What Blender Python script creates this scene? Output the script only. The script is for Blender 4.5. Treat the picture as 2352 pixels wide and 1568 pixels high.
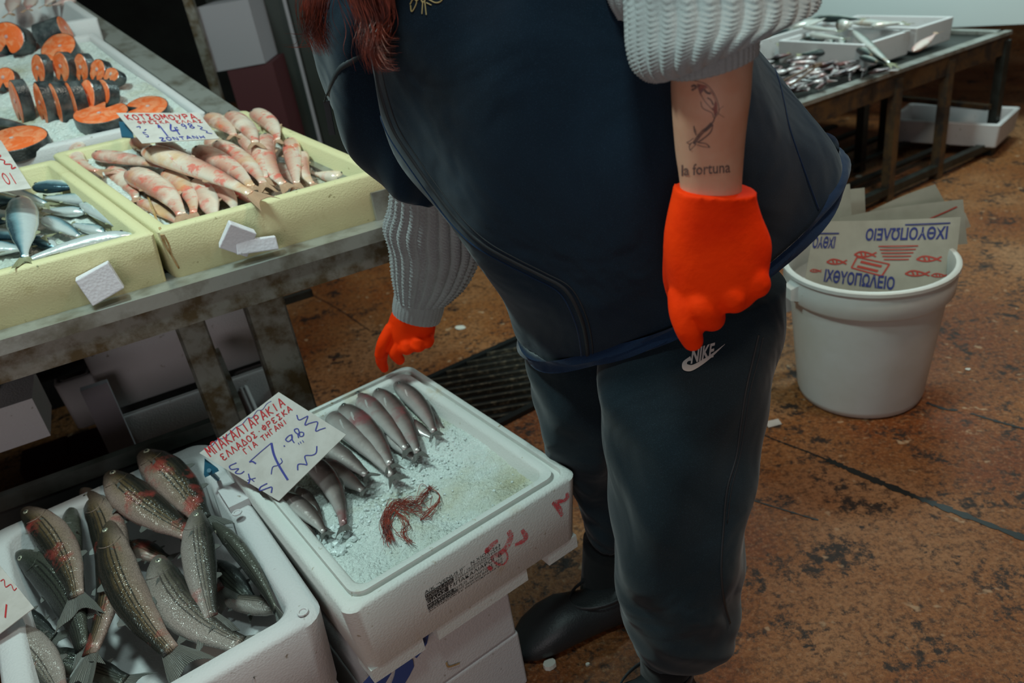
import bpy, math, random
import numpy as np
from mathutils import Vector, Matrix, Quaternion
from mathutils.bvhtree import BVHTree
random.seed(7)
for o in list(bpy.data.objects): bpy.data.objects.remove(o)
SC = bpy.context.scene
COL = SC.collection
R = math.radians
# ------------------------------------------------------------------ camera
FPX, CAMH = 1830.0, 1.2
PITCH, ROLL = R(28), R(9.1)
cF = Vector((0, math.cos(PITCH), -math.sin(PITCH)))
cR0 = Vector((1, 0, 0)); cD0 = cF.cross(cR0)
cX = cR0 * math.cos(ROLL) + cD0 * math.sin(ROLL)
cY = -cR0 * math.sin(ROLL) + cD0 * math.cos(ROLL)
CAM = Vector((0, 0, CAMH))
cam = bpy.data.objects.new('camera', bpy.data.cameras.new('camera'))
COL.objects.link(cam)
m = Matrix((cX, -cY, -cF)).transposed().to_4x4(); m.translation = CAM
cam.matrix_world = m
cam.data.sensor_width = 36; cam.data.lens = FPX / 2352 * 36
cam.data.dof.use_dof = True; cam.data.dof.focus_distance = 1.15; cam.data.dof.aperture_fstop = 4.5
SC.camera = cam
# ------------------------------------------------------------------ world, lamps, exposure
SC.view_settings.view_transform = 'Standard'; SC.view_settings.look = 'None'
SC.view_settings.gamma = 1; SC.view_settings.exposure = 0.42
W = bpy.data.worlds.new('market_hall_light'); SC.world = W; W.use_nodes = True
W.node_tree.nodes['Background'].inputs[0].default_value = (0.50, 0.46, 0.42, 1)
W.node_tree.nodes['Background'].inputs[1].default_value = 0.07
def area(name, loc, target, sx, sy, power, col):
    l = bpy.data.lights.new(name, 'AREA'); l.shape = 'RECTANGLE'; l.size = sx; l.size_y = sy
    l.energy = power; l.color = col
    o = bpy.data.objects.new(name, l); COL.objects.link(o); o.location = loc
    d = Vector(target) - Vector(loc); o.rotation_euler = d.to_track_quat('-Z', 'Y').to_euler()
    return o
area('stall_lamp', (-0.85, 1.15, 2.3), (-0.5, 1.5, 0.8), .35, .2, 19, (.70, 1, .96))
area('front_lamp', (0.0, 0.25, 2.6), (0.05, 1.0, 0.4), .3, .2, 8.5, (.72, 1, .97))
area('added_aisle_fill', (-0.7, -1.6, 1.05), (-0.6, 1.6, 0.45), 1.3, .8, 9.5, (1, .93, .95))  # added fill, no real source: brightens the boxes under the table and the figure
area('far_stall_lamp', (1.7, 2.9, 2.2), (1.6, 3.3, 0.5), .6, .3, 26, (.72, 1, .98))
area('passage_lamp', (1.2, 0.9, 2.9), (1.2, 1.8, 0.0), .5, .3, 17, (1, .84, .68))
# ------------------------------------------------------------------ placing helpers
def ray(x, y): return cF + cX * ((x - 1176) / FPX) + cY * ((y - 784) / FPX)
def atz(x, y, z): d = ray(x, y); return CAM + d * ((z - CAMH) / d.z)
def atY(x, y, Y): d = ray(x, y); return CAM + d * (Y / d.y)
def onp(x, y, P0, n):
    d = ray(x, y); return CAM + d * ((Vector(P0) - CAM).dot(n) / d.dot(n))
# ------------------------------------------------------------------ materials
MATS = {}
class NT:
    def __init__(s, name):
        s.m = bpy.data.materials.new(name); s.m.use_nodes = True
        s.t = s.m.node_tree; s.n = s.t.nodes; s.b = s.n['Principled BSDF']
        MATS[name] = s.m
    def node(s, typ, **kw):
        n = s.n.new(typ)
        for k, v in kw.items(): setattr(n, k, v)
        return n
    def put(s, sock, v):
        if isinstance(v, bpy.types.NodeSocket): s.t.links.new(v, sock)
        elif isinstance(v, (tuple, list)) and len(v) == 3 and sock.type == 'RGBA': sock.default_value = (*v, 1)
        else: sock.default_value = v
    def coord(s, kind='Object', scale=(1, 1, 1), rand=False):
        c = s.node('ShaderNodeTexCoord'); mp = s.node('ShaderNodeMapping')
        s.put(mp.inputs[0], c.outputs[kind]); mp.inputs['Scale'].default_value = scale
        if rand:
            oi = s.node('ShaderNodeObjectInfo'); mu = s.node('ShaderNodeMath', operation='MULTIPLY')
            s.put(mu.inputs[0], oi.outputs['Random']); mu.inputs[1].default_value = 37
            cb = s.node('ShaderNodeCombineXYZ')
            for i in range(3): s.put(cb.inputs[i], mu.outputs[0])
            s.put(mp.inputs['Location'], cb.outputs[0])
        return mp.outputs[0]
    def noise(s, vec, scale, detail=4, rough=.55, dist=0):
        n = s.node('ShaderNodeTexNoise'); s.put(n.inputs['Vector'], vec)
        n.inputs['Scale'].default_value = scale; n.inputs['Detail'].default_value = detail
        n.inputs['Roughness'].default_value = rough; n.inputs['Distortion'].default_value = dist
        return n.outputs[0]
    def vor(s, vec, scale, feat='F1', out='Distance'):
        n = s.node('ShaderNodeTexVoronoi'); n.feature = feat; s.put(n.inputs['Vector'], vec)
        n.inputs['Scale'].default_value = scale; return n.outputs[out]
    def ramp(s, v, lo, hi):
        n = s.node('ShaderNodeMapRange'); s.put(n.inputs[0], v)
        n.inputs[1].default_value = lo; n.inputs[2].default_value = hi; return n.outputs[0]
    def cr(s, v, stops):
        n = s.node('ShaderNodeValToRGB'); s.put(n.inputs[0], v)
        e = n.color_ramp.elements
        while len(e) < len(stops): e.new(.5)
        for el, (p, c) in zip(e, stops): el.position = p; el.color = (*c, 1)
        return n.outputs[0]
    def mix(s, f, a, b, mode='MIX'):
        n = s.node('ShaderNodeMix', data_type='RGBA', blend_type=mode)
        s.put(n.inputs[0], f); s.put(n.inputs[6], a); s.put(n.inputs[7], b); return n.outputs[2]
    def math(s, op, a, b=0.0, c=0.0):
        n = s.node('ShaderNodeMath', operation=op); s.put(n.inputs[0], a); s.put(n.inputs[1], b)
        s.put(n.inputs[2], c)
        return n.outputs[0]
    def bump(s, h, strength=.3, dist=.002):
        n = s.node('ShaderNodeBump'); s.put(n.inputs['Height'], h)
        n.inputs['Strength'].default_value = strength; n.inputs['Distance'].default_value = dist
        s.put(s.b.inputs['Normal'], n.outputs[0])
    def fin(s, col, rough=.5, metal=0, spec=.5, **kw):
        s.put(s.b.inputs['Base Color'], col); s.put(s.b.inputs['Roughness'], rough)
        s.put(s.b.inputs['Metallic'], metal); s.put(s.b.inputs['Specular IOR Level'], spec)
        for k, v in kw.items(): s.put(s.b.inputs[k.replace('_', ' ')], v)
        return s.m
def simple(name, col, rough=.5, metal=0, col2=None, sc=20, lo=.4, hi=.65, bs=0, bsc=60, bd=.002, **kw):
    t = NT(name); v = t.coord()
    c = col
    if col2: c = t.mix(t.ramp(t.noise(v, sc, 5, .6), lo, hi), col, col2)
    if bs: t.bump(t.noise(v, bsc, 5), bs, bd)
    return t.fin(c, rough, metal, **kw)
def foam(name, col, dirt, amt=.62, bead=260):
    t = NT(name); v = t.coord()
    n = t.ramp(t.noise(v, 7, 6, .65), amt, amt + .2)
    c = t.mix(n, col, dirt)
    c = t.mix(t.ramp(t.noise(v, 60, 3), .68, .76), c, tuple(x * .6 for x in dirt))
    t.bump(t.vor(v, bead), .35, .0012)
    return t.fin(c, .62, 0, .35)
foam('foam_white', (.54, .515, .515), (.40, .33, .26), .66)
foam('foam_ice_box', (.60, .59, .56), (.42, .30, .15), .60)
foam('foam_cream', (.58, .52, .30), (.36, .29, .12), .60, 300)
foam('foam_chunk', (.62, .58, .62), (.5, .46, .48), .7, 190)
simple('steel', (.40, .40, .37), .34, .55, (.17, .15, .11), 14, .45, .7, .25, 90)
simple('steel_stained', (.24, .22, .19), .5, .6, (.10, .065, .03), 22, .42, .62, .3, 70)
simple('dark_steel', (.05, .055, .05), .45, .6, (.03, .03, .025), 18)
simple('rusty_steel', (.16, .10, .05), .4, .5, (.06, .05, .045), 16, .4, .6)
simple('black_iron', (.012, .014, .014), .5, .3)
simple('worn_bar', (.06, .055, .045), .45, .5, (.25, .2, .14), 60, .5, .7)
simple('paper', (.50, .45, .42), .8, 0, (.43, .38, .35), 30)
simple('wrap_paper', (.36, .34, .28), .75, 0, (.29, .27, .22), 9)
simple('ink_red', (.42, .012, .016), .7)
simple('ink_blue', (.035, .035, .22), .7)
simple('print_blue', (.025, .035, .17), .7)
simple('print_red', (.42, .05, .035), .7)
simple('print_black', (.03, .03, .03), .7)
t = NT('spray_pink'); v = t.coord(); t.fin((.74, .10, .12), .8, 0, .2, Alpha=t.ramp(t.math('ADD', t.math('MULTIPLY', t.noise(v, 700, 2), .6), t.math('MULTIPLY', t.noise(v, 60, 2), .4)), .42, .54))
simple('logo_blue', (.035, .07, .25), .7)
simple('stain_rust', (.33, .17, .05), .7, 0, (.45, .32, .17), 50)
simple('bucket_plastic', (.55, .55, .53), .42, 0, (.5, .49, .45), 6)
simple('rubber_black', (.018, .02, .022), .45, 0, None, bs=.4, bsc=300)
simple('glove_rubber', (.98, .042, .0), .8, 0, (.80, .022, .0), 10, .45, .75, .35, 45, .004, spec=.12)
simple('logo_grey', (.42, .38, .36), .7)
simple('gold_thread', (.5, .38, .16), .5)
simple('zip_tape', (.012, .014, .018), .7)
simple('strap_blue', (.02, .09, .42), .6)
simple('clip_teal', (.02, .10, .16), .4)
simple('rope_red', (.30, .035, .015), .75, 0, (.12, .02, .015), 40)
simple('eye_dark', (.01, .012, .014), .08, 0, None, spec=.9)
simple('eye_ring_dark', (.10, .10, .09), .2, .3)
simple('eye_ring', (.42, .40, .30), .25, .3)
simple('white_panel', (.55, .60, .60), .5)
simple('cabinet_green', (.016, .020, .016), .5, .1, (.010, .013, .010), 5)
simple('panel_grey', (.26, .24, .26), .7)
simple('wood_dark', (.10, .05, .025), .6)
simple('wall_dark', (.02, .022, .02), .8, 0, (.012, .012, .012), 4)
simple('crate_red', (.05, .004, .007), .6)
simple('stone_white', (.6, .58, .52), .7)
# floor
t = NT('floor_terrazzo'); v = t.coord()
big = t.noise(v, 1.3, 5, .6); mid = t.noise(v, 9, 6, .7); fine = t.noise(v, 55, 6, .75)
c = t.cr(big, [(.38, (.20, .045, .006)), (.50, (.27, .095, .025)), (.62, (.36, .17, .075))])
grain = t.noise(v, 120, 4, .7)
c = t.mix(t.math('MULTIPLY', t.ramp(fine, .48, .62), .8), c, (.075, .028, .010))
c = t.mix(t.math('MULTIPLY', t.ramp(grain, .5, .66), .55), c, (.03, .014, .008))
c = t.mix(t.math('MULTIPLY', t.ramp(grain, .47, .33), .5), c, (.40, .24, .13))
c = t.mix(t.ramp(t.math('ADD', t.math('MULTIPLY', mid, .6), t.math('MULTIPLY', fine, .4)), .525, .585), c, (.025, .014, .010))
c = t.mix(t.ramp(t.noise(v, 26, 2), .66, .72), c, (.42, .26, .15))
t.bump(t.math('ADD', fine, mid), .6, .006)
rg = t.math('ADD', t.math('MULTIPLY', big, .5), .25)
t.fin(c, rg, 0, .4)
# ice
t = NT('crushed_ice'); v = t.coord()
c = t.mix(t.ramp(t.noise(v, 6, 4), .52, .72), (.70, .74, .70), (.50, .47, .33))
t.bump(t.math('ADD', t.vor(v, 170), t.noise(v, 420, 3)), .9, .004)
t.fin(c, .22, 0, .7, Subsurface_Weight=.0)
t = NT('ice_lump'); v = t.coord(); t.bump(t.noise(v, 160, 4), .5, .003)
t.fin((.80, .85, .83), .10, 0, .8, Transmission_Weight=.30, IOR=1.31)
# fabric
def fabric(name, a, b, sc=2.5):
    t = NT(name); v = t.coord()
    c = t.mix(t.ramp(t.noise(v, sc, 4), .35, .7), a, b)
    c = t.mix(t.math('MULTIPLY', t.ramp(t.noise(v, 900, 2), .55, .7), .35), c, tuple(min(1, x * 2.2 + .004) for x in b))
    t.bump(t.noise(v, 5.5, 3, .5, .6), .9, .022)
    return t.fin(c, .92, 0, .12, Sheen_Weight=.15)
fabric('navy_jacket', (.004, .010, .019), (.009, .023, .042))
fabric('navy_hem', (.007, .021, .055), (.010, .028, .068))
fabric('navy_trousers', (.006, .012, .017), (.012, .023, .032))
fabric('sock_black', (.006, .007, .008), (.008, .009, .01))
t = NT('knit_grey'); v = t.coord()
c = t.mix(t.ramp(t.noise(v, 9, 4), .4, .75), (.33, .34, .34), (.25, .24, .24))
t.bump(t.noise(v, 500, 3), .6, .002); t.fin(c, .95, 0, .1, Sheen_Weight=.2)
t = NT('skin'); v = t.coord()
c = t.mix(t.ramp(t.noise(v, 30, 4), .4, .7), (.62, .33, .22), (.58, .27, .17))
t.bump(t.noise(v, 260, 3), .15, .001)
t.fin(c, .5, 0, .4, Subsurface_Weight=.12, Subsurface_Scale=.01)
simple('tattoo_ink', (.10, .06, .055), .6, 0, (.24, .11, .08), 260, .45, .65)
simple('tattoo_red', (.30, .09, .065), .6, 0, (.15, .055, .05), 160, .4, .65)
t = NT('hair_red'); t.fin(t.mix(t.ramp(t.noise(t.coord(), 40, 3), .4, .6), (.055, .009, .007), (.20, .032, .016)), .4, 0, .5)
# fish skins: UV.x = along the fish, UV.y = belly (0) to back (1)
def fishmat(name, stops, stripe=None, scales=0, blotch=None, metal=.35, rough=.28, head=None, glint=None):
    t = NT(name)
    uvn = t.node('ShaderNodeTexCoord'); sep = t.node('ShaderNodeSeparateXYZ'); t.put(sep.inputs[0], uvn.outputs['UV'])
    U, V = sep.outputs[0], sep.outputs[1]
    ov = t.coord('Object', rand=True)
    n = t.noise(ov, 26, 4)
    Vn = t.math('ADD', V, t.math('MULTIPLY', t.math('SUBTRACT', n, .5), .28))
    c = t.cr(Vn, stops)
    if stripe:
        k, lo, hi, sc, amt = stripe
        ph = t.math('ADD', t.math('MULTIPLY', V, k), t.math('MULTIPLY', t.noise(ov, 60, 2), 1.2))
        s = t.ramp(t.math('SINE', ph), .1, .75)
        gate = t.math('MULTIPLY', t.ramp(V, lo, lo + .08), t.ramp(V, hi + .06, hi))
        gate = t.math('MULTIPLY', gate, t.ramp(U, .2, .27))
        c = t.mix(t.math('MULTIPLY', t.math('MULTIPLY', s, gate), amt), c, sc)
    if blotch:
        for (bc, sc, lo, hi, am) in blotch:
            c = t.mix(t.math('MULTIPLY', t.ramp(t.noise(ov, sc, 4, .6), lo, hi), am), c, bc)
    if head:
        c = t.mix(t.math('MULTIPLY', t.ramp(U, .22, .10), head[1]), c, head[0])
    if scales:
        mp = t.node('ShaderNodeMapping'); t.put(mp.inputs[0], uvn.outputs['UV']); mp.inputs['Scale'].default_value = (scales, scales * .36, 1)
        vd = t.ramp(t.vor(mp.outputs[0], 1, 'DISTANCE_TO_EDGE'), .16, .02)
        c = t.mix(t.math('MULTIPLY', vd, .38), c, (.03, .025, .02))
        t.bump(t.math('SUBTRACT', 1.0, vd), .3, .001)
    else:
        t.bump(t.noise(ov, 70, 4), .4, .0035)
    return t.fin(c, rough, metal, .6)
fishmat('mullet_skin', [(.05, (.36, .25, .21)), (.38, (.22, .15, .10)), (.58, (.11, .07, .032)), (.74, (.014, .014, .011))],
        (52, .28, .84, (.03, .024, .018), .95), 78, [((.42, .05, .04), 16, .57, .68, .7)], .15, .24, ((.06, .045, .03), .7))
fishmat('mullet_dark', [(.05, (.10, .10, .08)), (.45, (.05, .055, .042)), (.75, (.022, .026, .024)), (.95, (.012, .016, .016))],
        (46, .2, .7, (.012, .012, .012), .8), 78, None, .35, .25)
fishmat('mullet_pale', [(.05, (.38, .32, .29)), (.45, (.27, .22, .19)), (.66, (.16, .13, .10)), (.84, (.025, .025, .02))],
        (52, .40, .86, (.05, .04, .035), .85), 78, [((.42, .06, .05), 14, .58, .70, .7)], .12, .26, ((.16, .13, .11), .6))
fishmat('hake_skin', [(.05, (.54, .50, .48)), (.38, (.36, .30, .28)), (.62, (.17, .13, .12)), (.85, (.06, .045, .04))],
        None, 0, [((.30, .06, .07), 14, .56, .72, .75)], .3, .28, ((.08, .055, .05), .8))
fishmat('red_mullet_skin', [(.05, (.72, .60, .50)), (.45, (.66, .48, .38)), (.75, (.60, .32, .24)), (.95, (.46, .20, .15))],
        None, 0, [((.72, .10, .07), 34, .53, .64, .75), ((.78, .66, .55), 12, .50, .66, .8), ((.70, .36, .12), 10, .55, .70, .6)], .12, .2)
fishmat('mackerel_skin', [(.05, (.72, .74, .74)), (.45, (.62, .68, .70)), (.66, (.24, .40, .46)), (.86, (.035, .075, .10))],
        None, 0, [((.85, .88, .88), 14, .6, .7, .4)], .42, .24)
fishmat('anchovy_skin', [(.05, (.55, .52, .52)), (.45, (.40, .35, .36)), (.7, (.14, .08, .09)), (.9, (.03, .025, .03))],
        None, 0, [((.20, .06, .05), 12, .5, .65, .8)], .3, .28)
fishmat('far_mackerel_skin', [(.05, (.58, .56, .52)), (.45, (.45, .46, .44)), (.66, (.14, .17, .14)), (.86, (.02, .03, .03))],
        None, 0, [((.40, .22, .12), 12, .58, .7, .6)], .25, .3)
fishmat('bream_pale', [(.05, (.62, .50, .45)), (.5, (.60, .46, .42)), (.95, (.50, .26, .22))], None, 0, [((.5, .1, .1), 12, .5, .65, .6)], .1, .35)
def finmat(name, a, b):
    t = NT(name); uv = t.coord('UV')
    w = t.node('ShaderNodeTexWave'); t.put(w.inputs[0], uv); w.bands_direction = 'Y'; w.inputs['Scale'].default_value = 9; w.inputs['Distortion'].default_value = .6
    c = t.mix(w.outputs[0], a, b); t.bump(w.outputs[0], .5, .001)
    return t.fin(c, .35, .1, .5)
finmat('fin_grey', (.20, .19, .17), (.045, .045, .04))
finmat('fin_pink', (.58, .42, .28), (.40, .17, .10))
finmat('fin_yellow', (.36, .34, .20), (.20, .20, .12))
t = NT('salmon_flesh'); v = t.coord(rand=True)
c = t.mix(t.ramp(t.noise(v, 32, 5, .6, 1.5), .42, .62), (.74, .13, .03), (.76, .27, .13))
t.bump(t.noise(v, 140, 3), .3, .002); t.fin(c, .3, 0, .5)
t = NT('salmon_skin'); v = t.coord(rand=True)
c = t.mix(t.ramp(t.noise(v, 26, 5), .4, .65), (.022, .03, .034), (.13, .14, .14))
t.bump(t.vor(v, 240), .5, .001); t.fin(c, .28, .3, .6)
# ------------------------------------------------------------------ mesh helpers
class MB:
    def __init__(s): s.v = []; s.f = []; s.uv = []; s.hasuv = False
    def add(s, vs, fs, uvs=None):
        b = len(s.v); s.v += [Vector(x) for x in vs]; s.f += [tuple(i + b for i in f) for f in fs]
        if uvs: s.hasuv = True; s.uv += list(uvs)
        else: s.uv += [(0, 0)] * len(vs)
        return s
    def hexa(s, p):   # p: 4 bottom (ccw), 4 top
        return s.add(p, [(3, 2, 1, 0), (4, 5, 6, 7), (0, 1, 5, 4), (1, 2, 6, 5), (2, 3, 7, 6), (3, 0, 4, 7)])
    def obox(s, O, U, V, Wv):  # corner, three edge vectors
        O = Vector(O); U = Vector(U); V = Vector(V); Wv = Vector(Wv)
        return s.hexa([O, O + U, O + U + V, O + V, O + Wv, O + U + Wv, O + U + V + Wv, O + V + Wv])
    def box(s, c, sz, rot=None):
        M = rot or Matrix.Identity(3); c = Vector(c); x, y, z = [M @ (Vector(a) * d) for a, d in zip(((1, 0, 0), (0, 1, 0), (0, 0, 1)), sz)]
        return s.obox(c - (x + y + z) / 2, x, y, z)
    def loops(s, L, closed=True, cap0=True, cap1=True, vv=None):
        n = len(L[0]); vs = []; uvs = []
        for j, lp in enumerate(L):
            for i, p in enumerate(lp):
                vs.append(p); a = 2 * math.pi * i / n
                uvs.append((vv[j] if vv else j / max(1, len(L) - 1), (1 + math.cos(a)) / 2))
        fs = []
        for j in range(len(L) - 1):
            for i in range(n if closed else n - 1):
                k = (i + 1) % n; fs.append((j * n + i, j * n + k, (j + 1) * n + k, (j + 1) * n + i))
        if cap0: fs.append(tuple(reversed(range(n))))
        if cap1: fs.append(tuple(range((len(L) - 1) * n, len(L) * n)))
        return s.add(vs, fs, uvs)
    def tube(s, pts, r, n=8, cap=True, flat=None):
        pts = [Vector(p) for p in pts]; rr = r if isinstance(r, (list, tuple)) else [r] * len(pts)
        L = []; up = None
        for i, p in enumerate(pts):
            d = (pts[min(i + 1, len(pts) - 1)] - pts[max(i - 1, 0)]).normalized()
            if up is None: up = d.orthogonal().normalized()
            up = (up - d * up.dot(d)).normalized(); sd = d.cross(up)
            L.append([p + (up * math.cos(2 * math.pi * k / n) + sd * math.sin(2 * math.pi * k / n)) * rr[i] for k in range(n)])
        return s.loops(L, True, cap, cap)
    def ribbon(s, pts, w, N, lift=.0003, thick=.0003):
        N = Vector(N).normalized(); pts = [Vector(p) for p in pts]; L = []
        for i, p in enumerate(pts):
            d = (pts[min(i + 1, len(pts) - 1)] - pts[max(i - 1, 0)])
            if d.length < 1e-9: d = Vector((1, 0, 0))
            sd = d.normalized().cross(N) * (w / 2)
            L.append([p - sd + N * lift, p - sd + N * (lift + thick), p + sd + N * (lift + thick), p + sd + N * lift])
        return s.loops(L)
    def prism(s, poly, O, U, V, th):
        O = Vector(O); U = Vector(U); V = Vector(V); N = U.cross(V).normalized() * th; n = len(poly)
        P = [O + U * a + V * b for a, b in poly]
        vs = [p for p in P] + [p + N for p in P]
        uv = [(a * 6, b * 6) for a, b in poly] * 2
        return s.add(vs, [tuple(reversed(range(n))), tuple(range(n, 2 * n))] + [(i, (i + 1) % n, n + (i + 1) % n, n + i) for i in range(n)], uv)
    def build(s, name, mat, parent=None, smooth=False, base=None, angle=40):
        me = bpy.data.meshes.new(name)
        if parent is not None: off = wloc(parent)
        elif base is not None: off = Vector(base)
        else:
            xs = np.array([tuple(v) for v in s.v]); off = Vector(((xs[:, 0].min() + xs[:, 0].max()) / 2, (xs[:, 1].min() + xs[:, 1].max()) / 2, xs[:, 2].min()))
        me.from_pydata([tuple(v - off) for v in s.v], [], s.f)
        if s.hasuv:
            l = me.uv_layers.new(name='UVMap'); idx = np.empty(len(me.loops), dtype=np.int32); me.loops.foreach_get('vertex_index', idx)
            l.data.foreach_set('uv', np.array(s.uv, dtype=np.float32)[idx].ravel())
        me.materials.append(MATS[mat]); me.validate()
        o = bpy.data.objects.new(name, me); COL.objects.link(o)
        if parent is not None: o.parent = parent
        else: o.location = off
        if smooth:
            me.polygons.foreach_set('use_smooth', [True] * len(me.polygons))
            if smooth != 'all': me.set_sharp_from_angle(angle=R(angle))
        return o
def wloc(o):
    l = Vector((0, 0, 0))
    while o is not None: l += o.location; o = o.parent
    return l
def tag(o, label=None, cat=None, group=None, kind=None):
    for k, v in (('label', label), ('category', cat), ('group', group), ('kind', kind)):
        if v: o[k] = v
    return o
def thing(name, loc, label, cat, group=None):
    o = bpy.data.objects.new(name, None); COL.objects.link(o); o.location = loc; o.empty_display_size = .05
    return tag(o, label, cat, group)
def cat_rom(P, n):
    P = [np.array(p, float) for p in P]; out = []
    for i in range(len(P) - 1):
        p0 = P[i - 1] if i else 2 * P[0] - P[1]; p1, p2 = P[i], P[i + 1]
        p3 = P[i + 2] if i + 2 < len(P) else 2 * P[-1] - P[-2]
        for k in range(n):
            t_ = k / n
            out.append(.5 * (2 * p1 + (p2 - p0) * t_ + (2 * p0 - 5 * p1 + 4 * p2 - p3) * t_ ** 2 + (3 * p1 - p0 - 3 * p2 + p3) * t_ ** 3))
    out.append(P[-1]); return out
def smooth_path(pts, n=6): return [Vector(p) for p in cat_rom([tuple(p) for p in pts], n)]
def ring(l, r, Y, thick, Y2=None, bt=0.0, side=0.0):
    """ring of a limb or garment: left and right outline points at their own distances, and its depth"""
    a = atY(*l, Y); b = atY(*r, Y2 if Y2 is not None else Y); c = (a + b) / 2; A = (b - a) / 2
    B = Vector((-A.y, A.x, 0)); B = B.normalized() * thick / 2 if B.length > 1e-6 else Vector((0, thick / 2, 0))
    if B.y < 0: B = -B
    B = B + Vector((side, 0, bt))
    return np.array([*c, *A, *B])
def loft(rings, nu=48, nv=8, disp=None, pw=2.0, cap0=True, cap1=True):
    RR = cat_rom(rings, nv); L = []; n = len(RR)
    for j, q in enumerate(RR):
        c, A, B = Vector(q[:3]), Vector(q[3:6]), Vector(q[6:9]); lp = []
        for i in range(nu):
            a = 2 * math.pi * i / nu; ca, sa = math.cos(a), math.sin(a)
            e = 2 / pw; x = math.copysign(abs(ca) ** e, ca); y = math.copysign(abs(sa) ** e, sa)
            p = A * x + B * y
            if disp: p = p * (1 + disp(i / nu, j / (n - 1)) / max(p.length, 1e-4))
            lp.append(c + p)
        L.append(lp)
    m_ = MB(); m_.loops(L, True, cap0, cap1); return m_
def evalmesh(o, name, mat, parent, smooth=True):
    dg = bpy.context.evaluated_depsgraph_get(); dg.update()
    me = bpy.data.meshes.new_from_object(o.evaluated_get(dg)); me.name = name
    old = o.data; loc = o.location.copy(); bpy.data.objects.remove(o); 
    me.materials.clear(); me.materials.append(MATS[mat])
    n = bpy.data.objects.new(name, me); COL.objects.link(n)
    if parent is not None: n.parent = parent
    n.location = loc
    me.polygons.foreach_set('use_smooth', [True] * len(me.polygons)); return n
def remesh(mb, name, mat, parent, vox, it=4):
    o = mb.build(name, mat, parent); m1 = o.modifiers.new('r', 'REMESH'); m1.mode = 'VOXEL'; m1.voxel_size = vox
    m2 = o.modifiers.new('s', 'SMOOTH'); m2.iterations = it; m2.factor = .6
    return evalmesh(o, name, mat, parent)
def bvh(*objs):
    vs = []; fs = []
    for o in objs:
        b = len(vs); off = wloc(o); vs += [v.co + off for v in o.data.vertices]; fs += [tuple(i + b for i in p.vertices) for p in o.data.polygons]
    return BVHTree.FromPolygons(vs, fs)
def text2d(s, size=1.0, bold=0.0):
    cu = bpy.data.curves.new('t', 'FONT'); cu.body = s; cu.size = size; cu.resolution_u = 2; cu.offset = bold
    o = bpy.data.objects.new('t', cu); COL.objects.link(o); dg = bpy.context.evaluated_depsgraph_get(); dg.update()
    me = bpy.data.meshes.new_from_object(o.evaluated_get(dg)); bpy.data.objects.remove(o)
    V = [(v.co.x, v.co.y) for v in me.vertices]; F = [tuple(p.vertices) for p in me.polygons]
    bpy.data.meshes.remove(me)
    if not V: return V, F
    a = np.array(V); a -= a.min(0); h = a[:, 1].max(); w = a[:, 0].max()
    return [(x / w, y / h) for x, y in a], F
def decal(parts, name, mat, parent, O, U, V, N=None, tree=None, lift=.0008):
    """parts: list of (verts2d, faces); flat marks laid on a surface, dropped along -N onto tree if given"""
    O = Vector(O); U = Vector(U); V = Vector(V); N = (N or U.cross(V)).normalized(); mb = MB()
    for vs, fs in parts:
        P = []
        for a, b in vs:
            p = O + U * a + V * b
            if tree:
                h = tree.ray_cast(p + N * .15, -N)
                p = h[0] + h[1] * lift if h[0] is not None else p
                if h[0] is not None and h[1].dot(N) < 0: p = h[0] - h[1] * lift
            else: p = p + N * lift
            P.append(p)
        mb.add(P, fs)
    return mb.build(name, mat, parent)
def stroke2d(pts, w, asp=1.0, n=4, taper=False):
    """polyline in 2d as a strip; asp = height/width ratio of the cell"""
    P = [np.array(p) for p in (cat_rom([(x, y) for x, y in pts], n) if len(pts) > 2 else [np.array(pts[0]) * (1 - k / 6) + np.array(pts[1]) * k / 6 for k in range(7)])]
    V = []; F = []
    for i, p in enumerate(P):
        d = P[min(i + 1, len(P) - 1)] - P[max(i - 1, 0)]; d = np.array([d[0], d[1] * asp]); l = math.hypot(*d) or 1; d /= l
        ww = w / 2 * (1 if not taper else (.25 + .75 * math.sin(math.pi * (i + .3) / len(P))))
        V += [(p[0] - d[1] * ww, p[1] + d[0] * ww / asp), (p[0] + d[1] * ww, p[1] - d[0] * ww / asp)]
    for i in range(len(P) - 1): F.append((2 * i, 2 * i + 1, 2 * i + 3, 2 * i + 2))
    return V, F
def rrect(cx, cy, hw, hd, r, n=5):
    r = min(r, hw, hd); out = []
    for qx, qy, a0 in ((1, 1, 0), (-1, 1, 90), (-1, -1, 180), (1, -1, 270)):
        for k in range(n + 1):
            a = R(a0 + 90 * k / n); out.append((cx + qx * (hw - r) + r * math.cos(a), cy + qy * (hd - r) + r * math.sin(a)))
    return out
def open_tray(O, U, V, N, w, d, h, wall, floor, r=.02, flare=.008, rim=.004, ri=None, step=None):
    """foam tray standing at corner O; U, V unit edge directions, N unit up"""
    O, U, V, N = Vector(O), Vector(U), Vector(V), Vector(N); mb = MB(); hw, hd = w / 2, d / 2
    ri = ri or max(.008, r * .8)
    prof = [(hw * .98, .0005, r * .3), (flare + .004, 0, r), (flare, .004, r), (0, h - rim, r), (rim, h, r)]
    if step: prof += [(step, h, r), (step + .001, h - .008, r), (step * 1.7, h - .008, r), (step * 1.7 + .001, h, r)]
    prof += [(wall - rim, h, ri), (wall, h - rim, ri), (wall + flare * .7, floor + .006, ri), (wall + flare * .7 + .006, floor, ri), (hw * .98, floor, .002)]
    L = []
    for ins, z, rr in prof:
        iw = hw - ins; idp = max(hd - ins, .003) if ins < hw * .9 else hd * .03
        L.append([O + U * (hw + x) + V * (hd + y) + N * z for x, y in rrect(0, 0, max(iw, .003), idp, rr)])
    mb.loops(L, True, True, True); return mb
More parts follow.
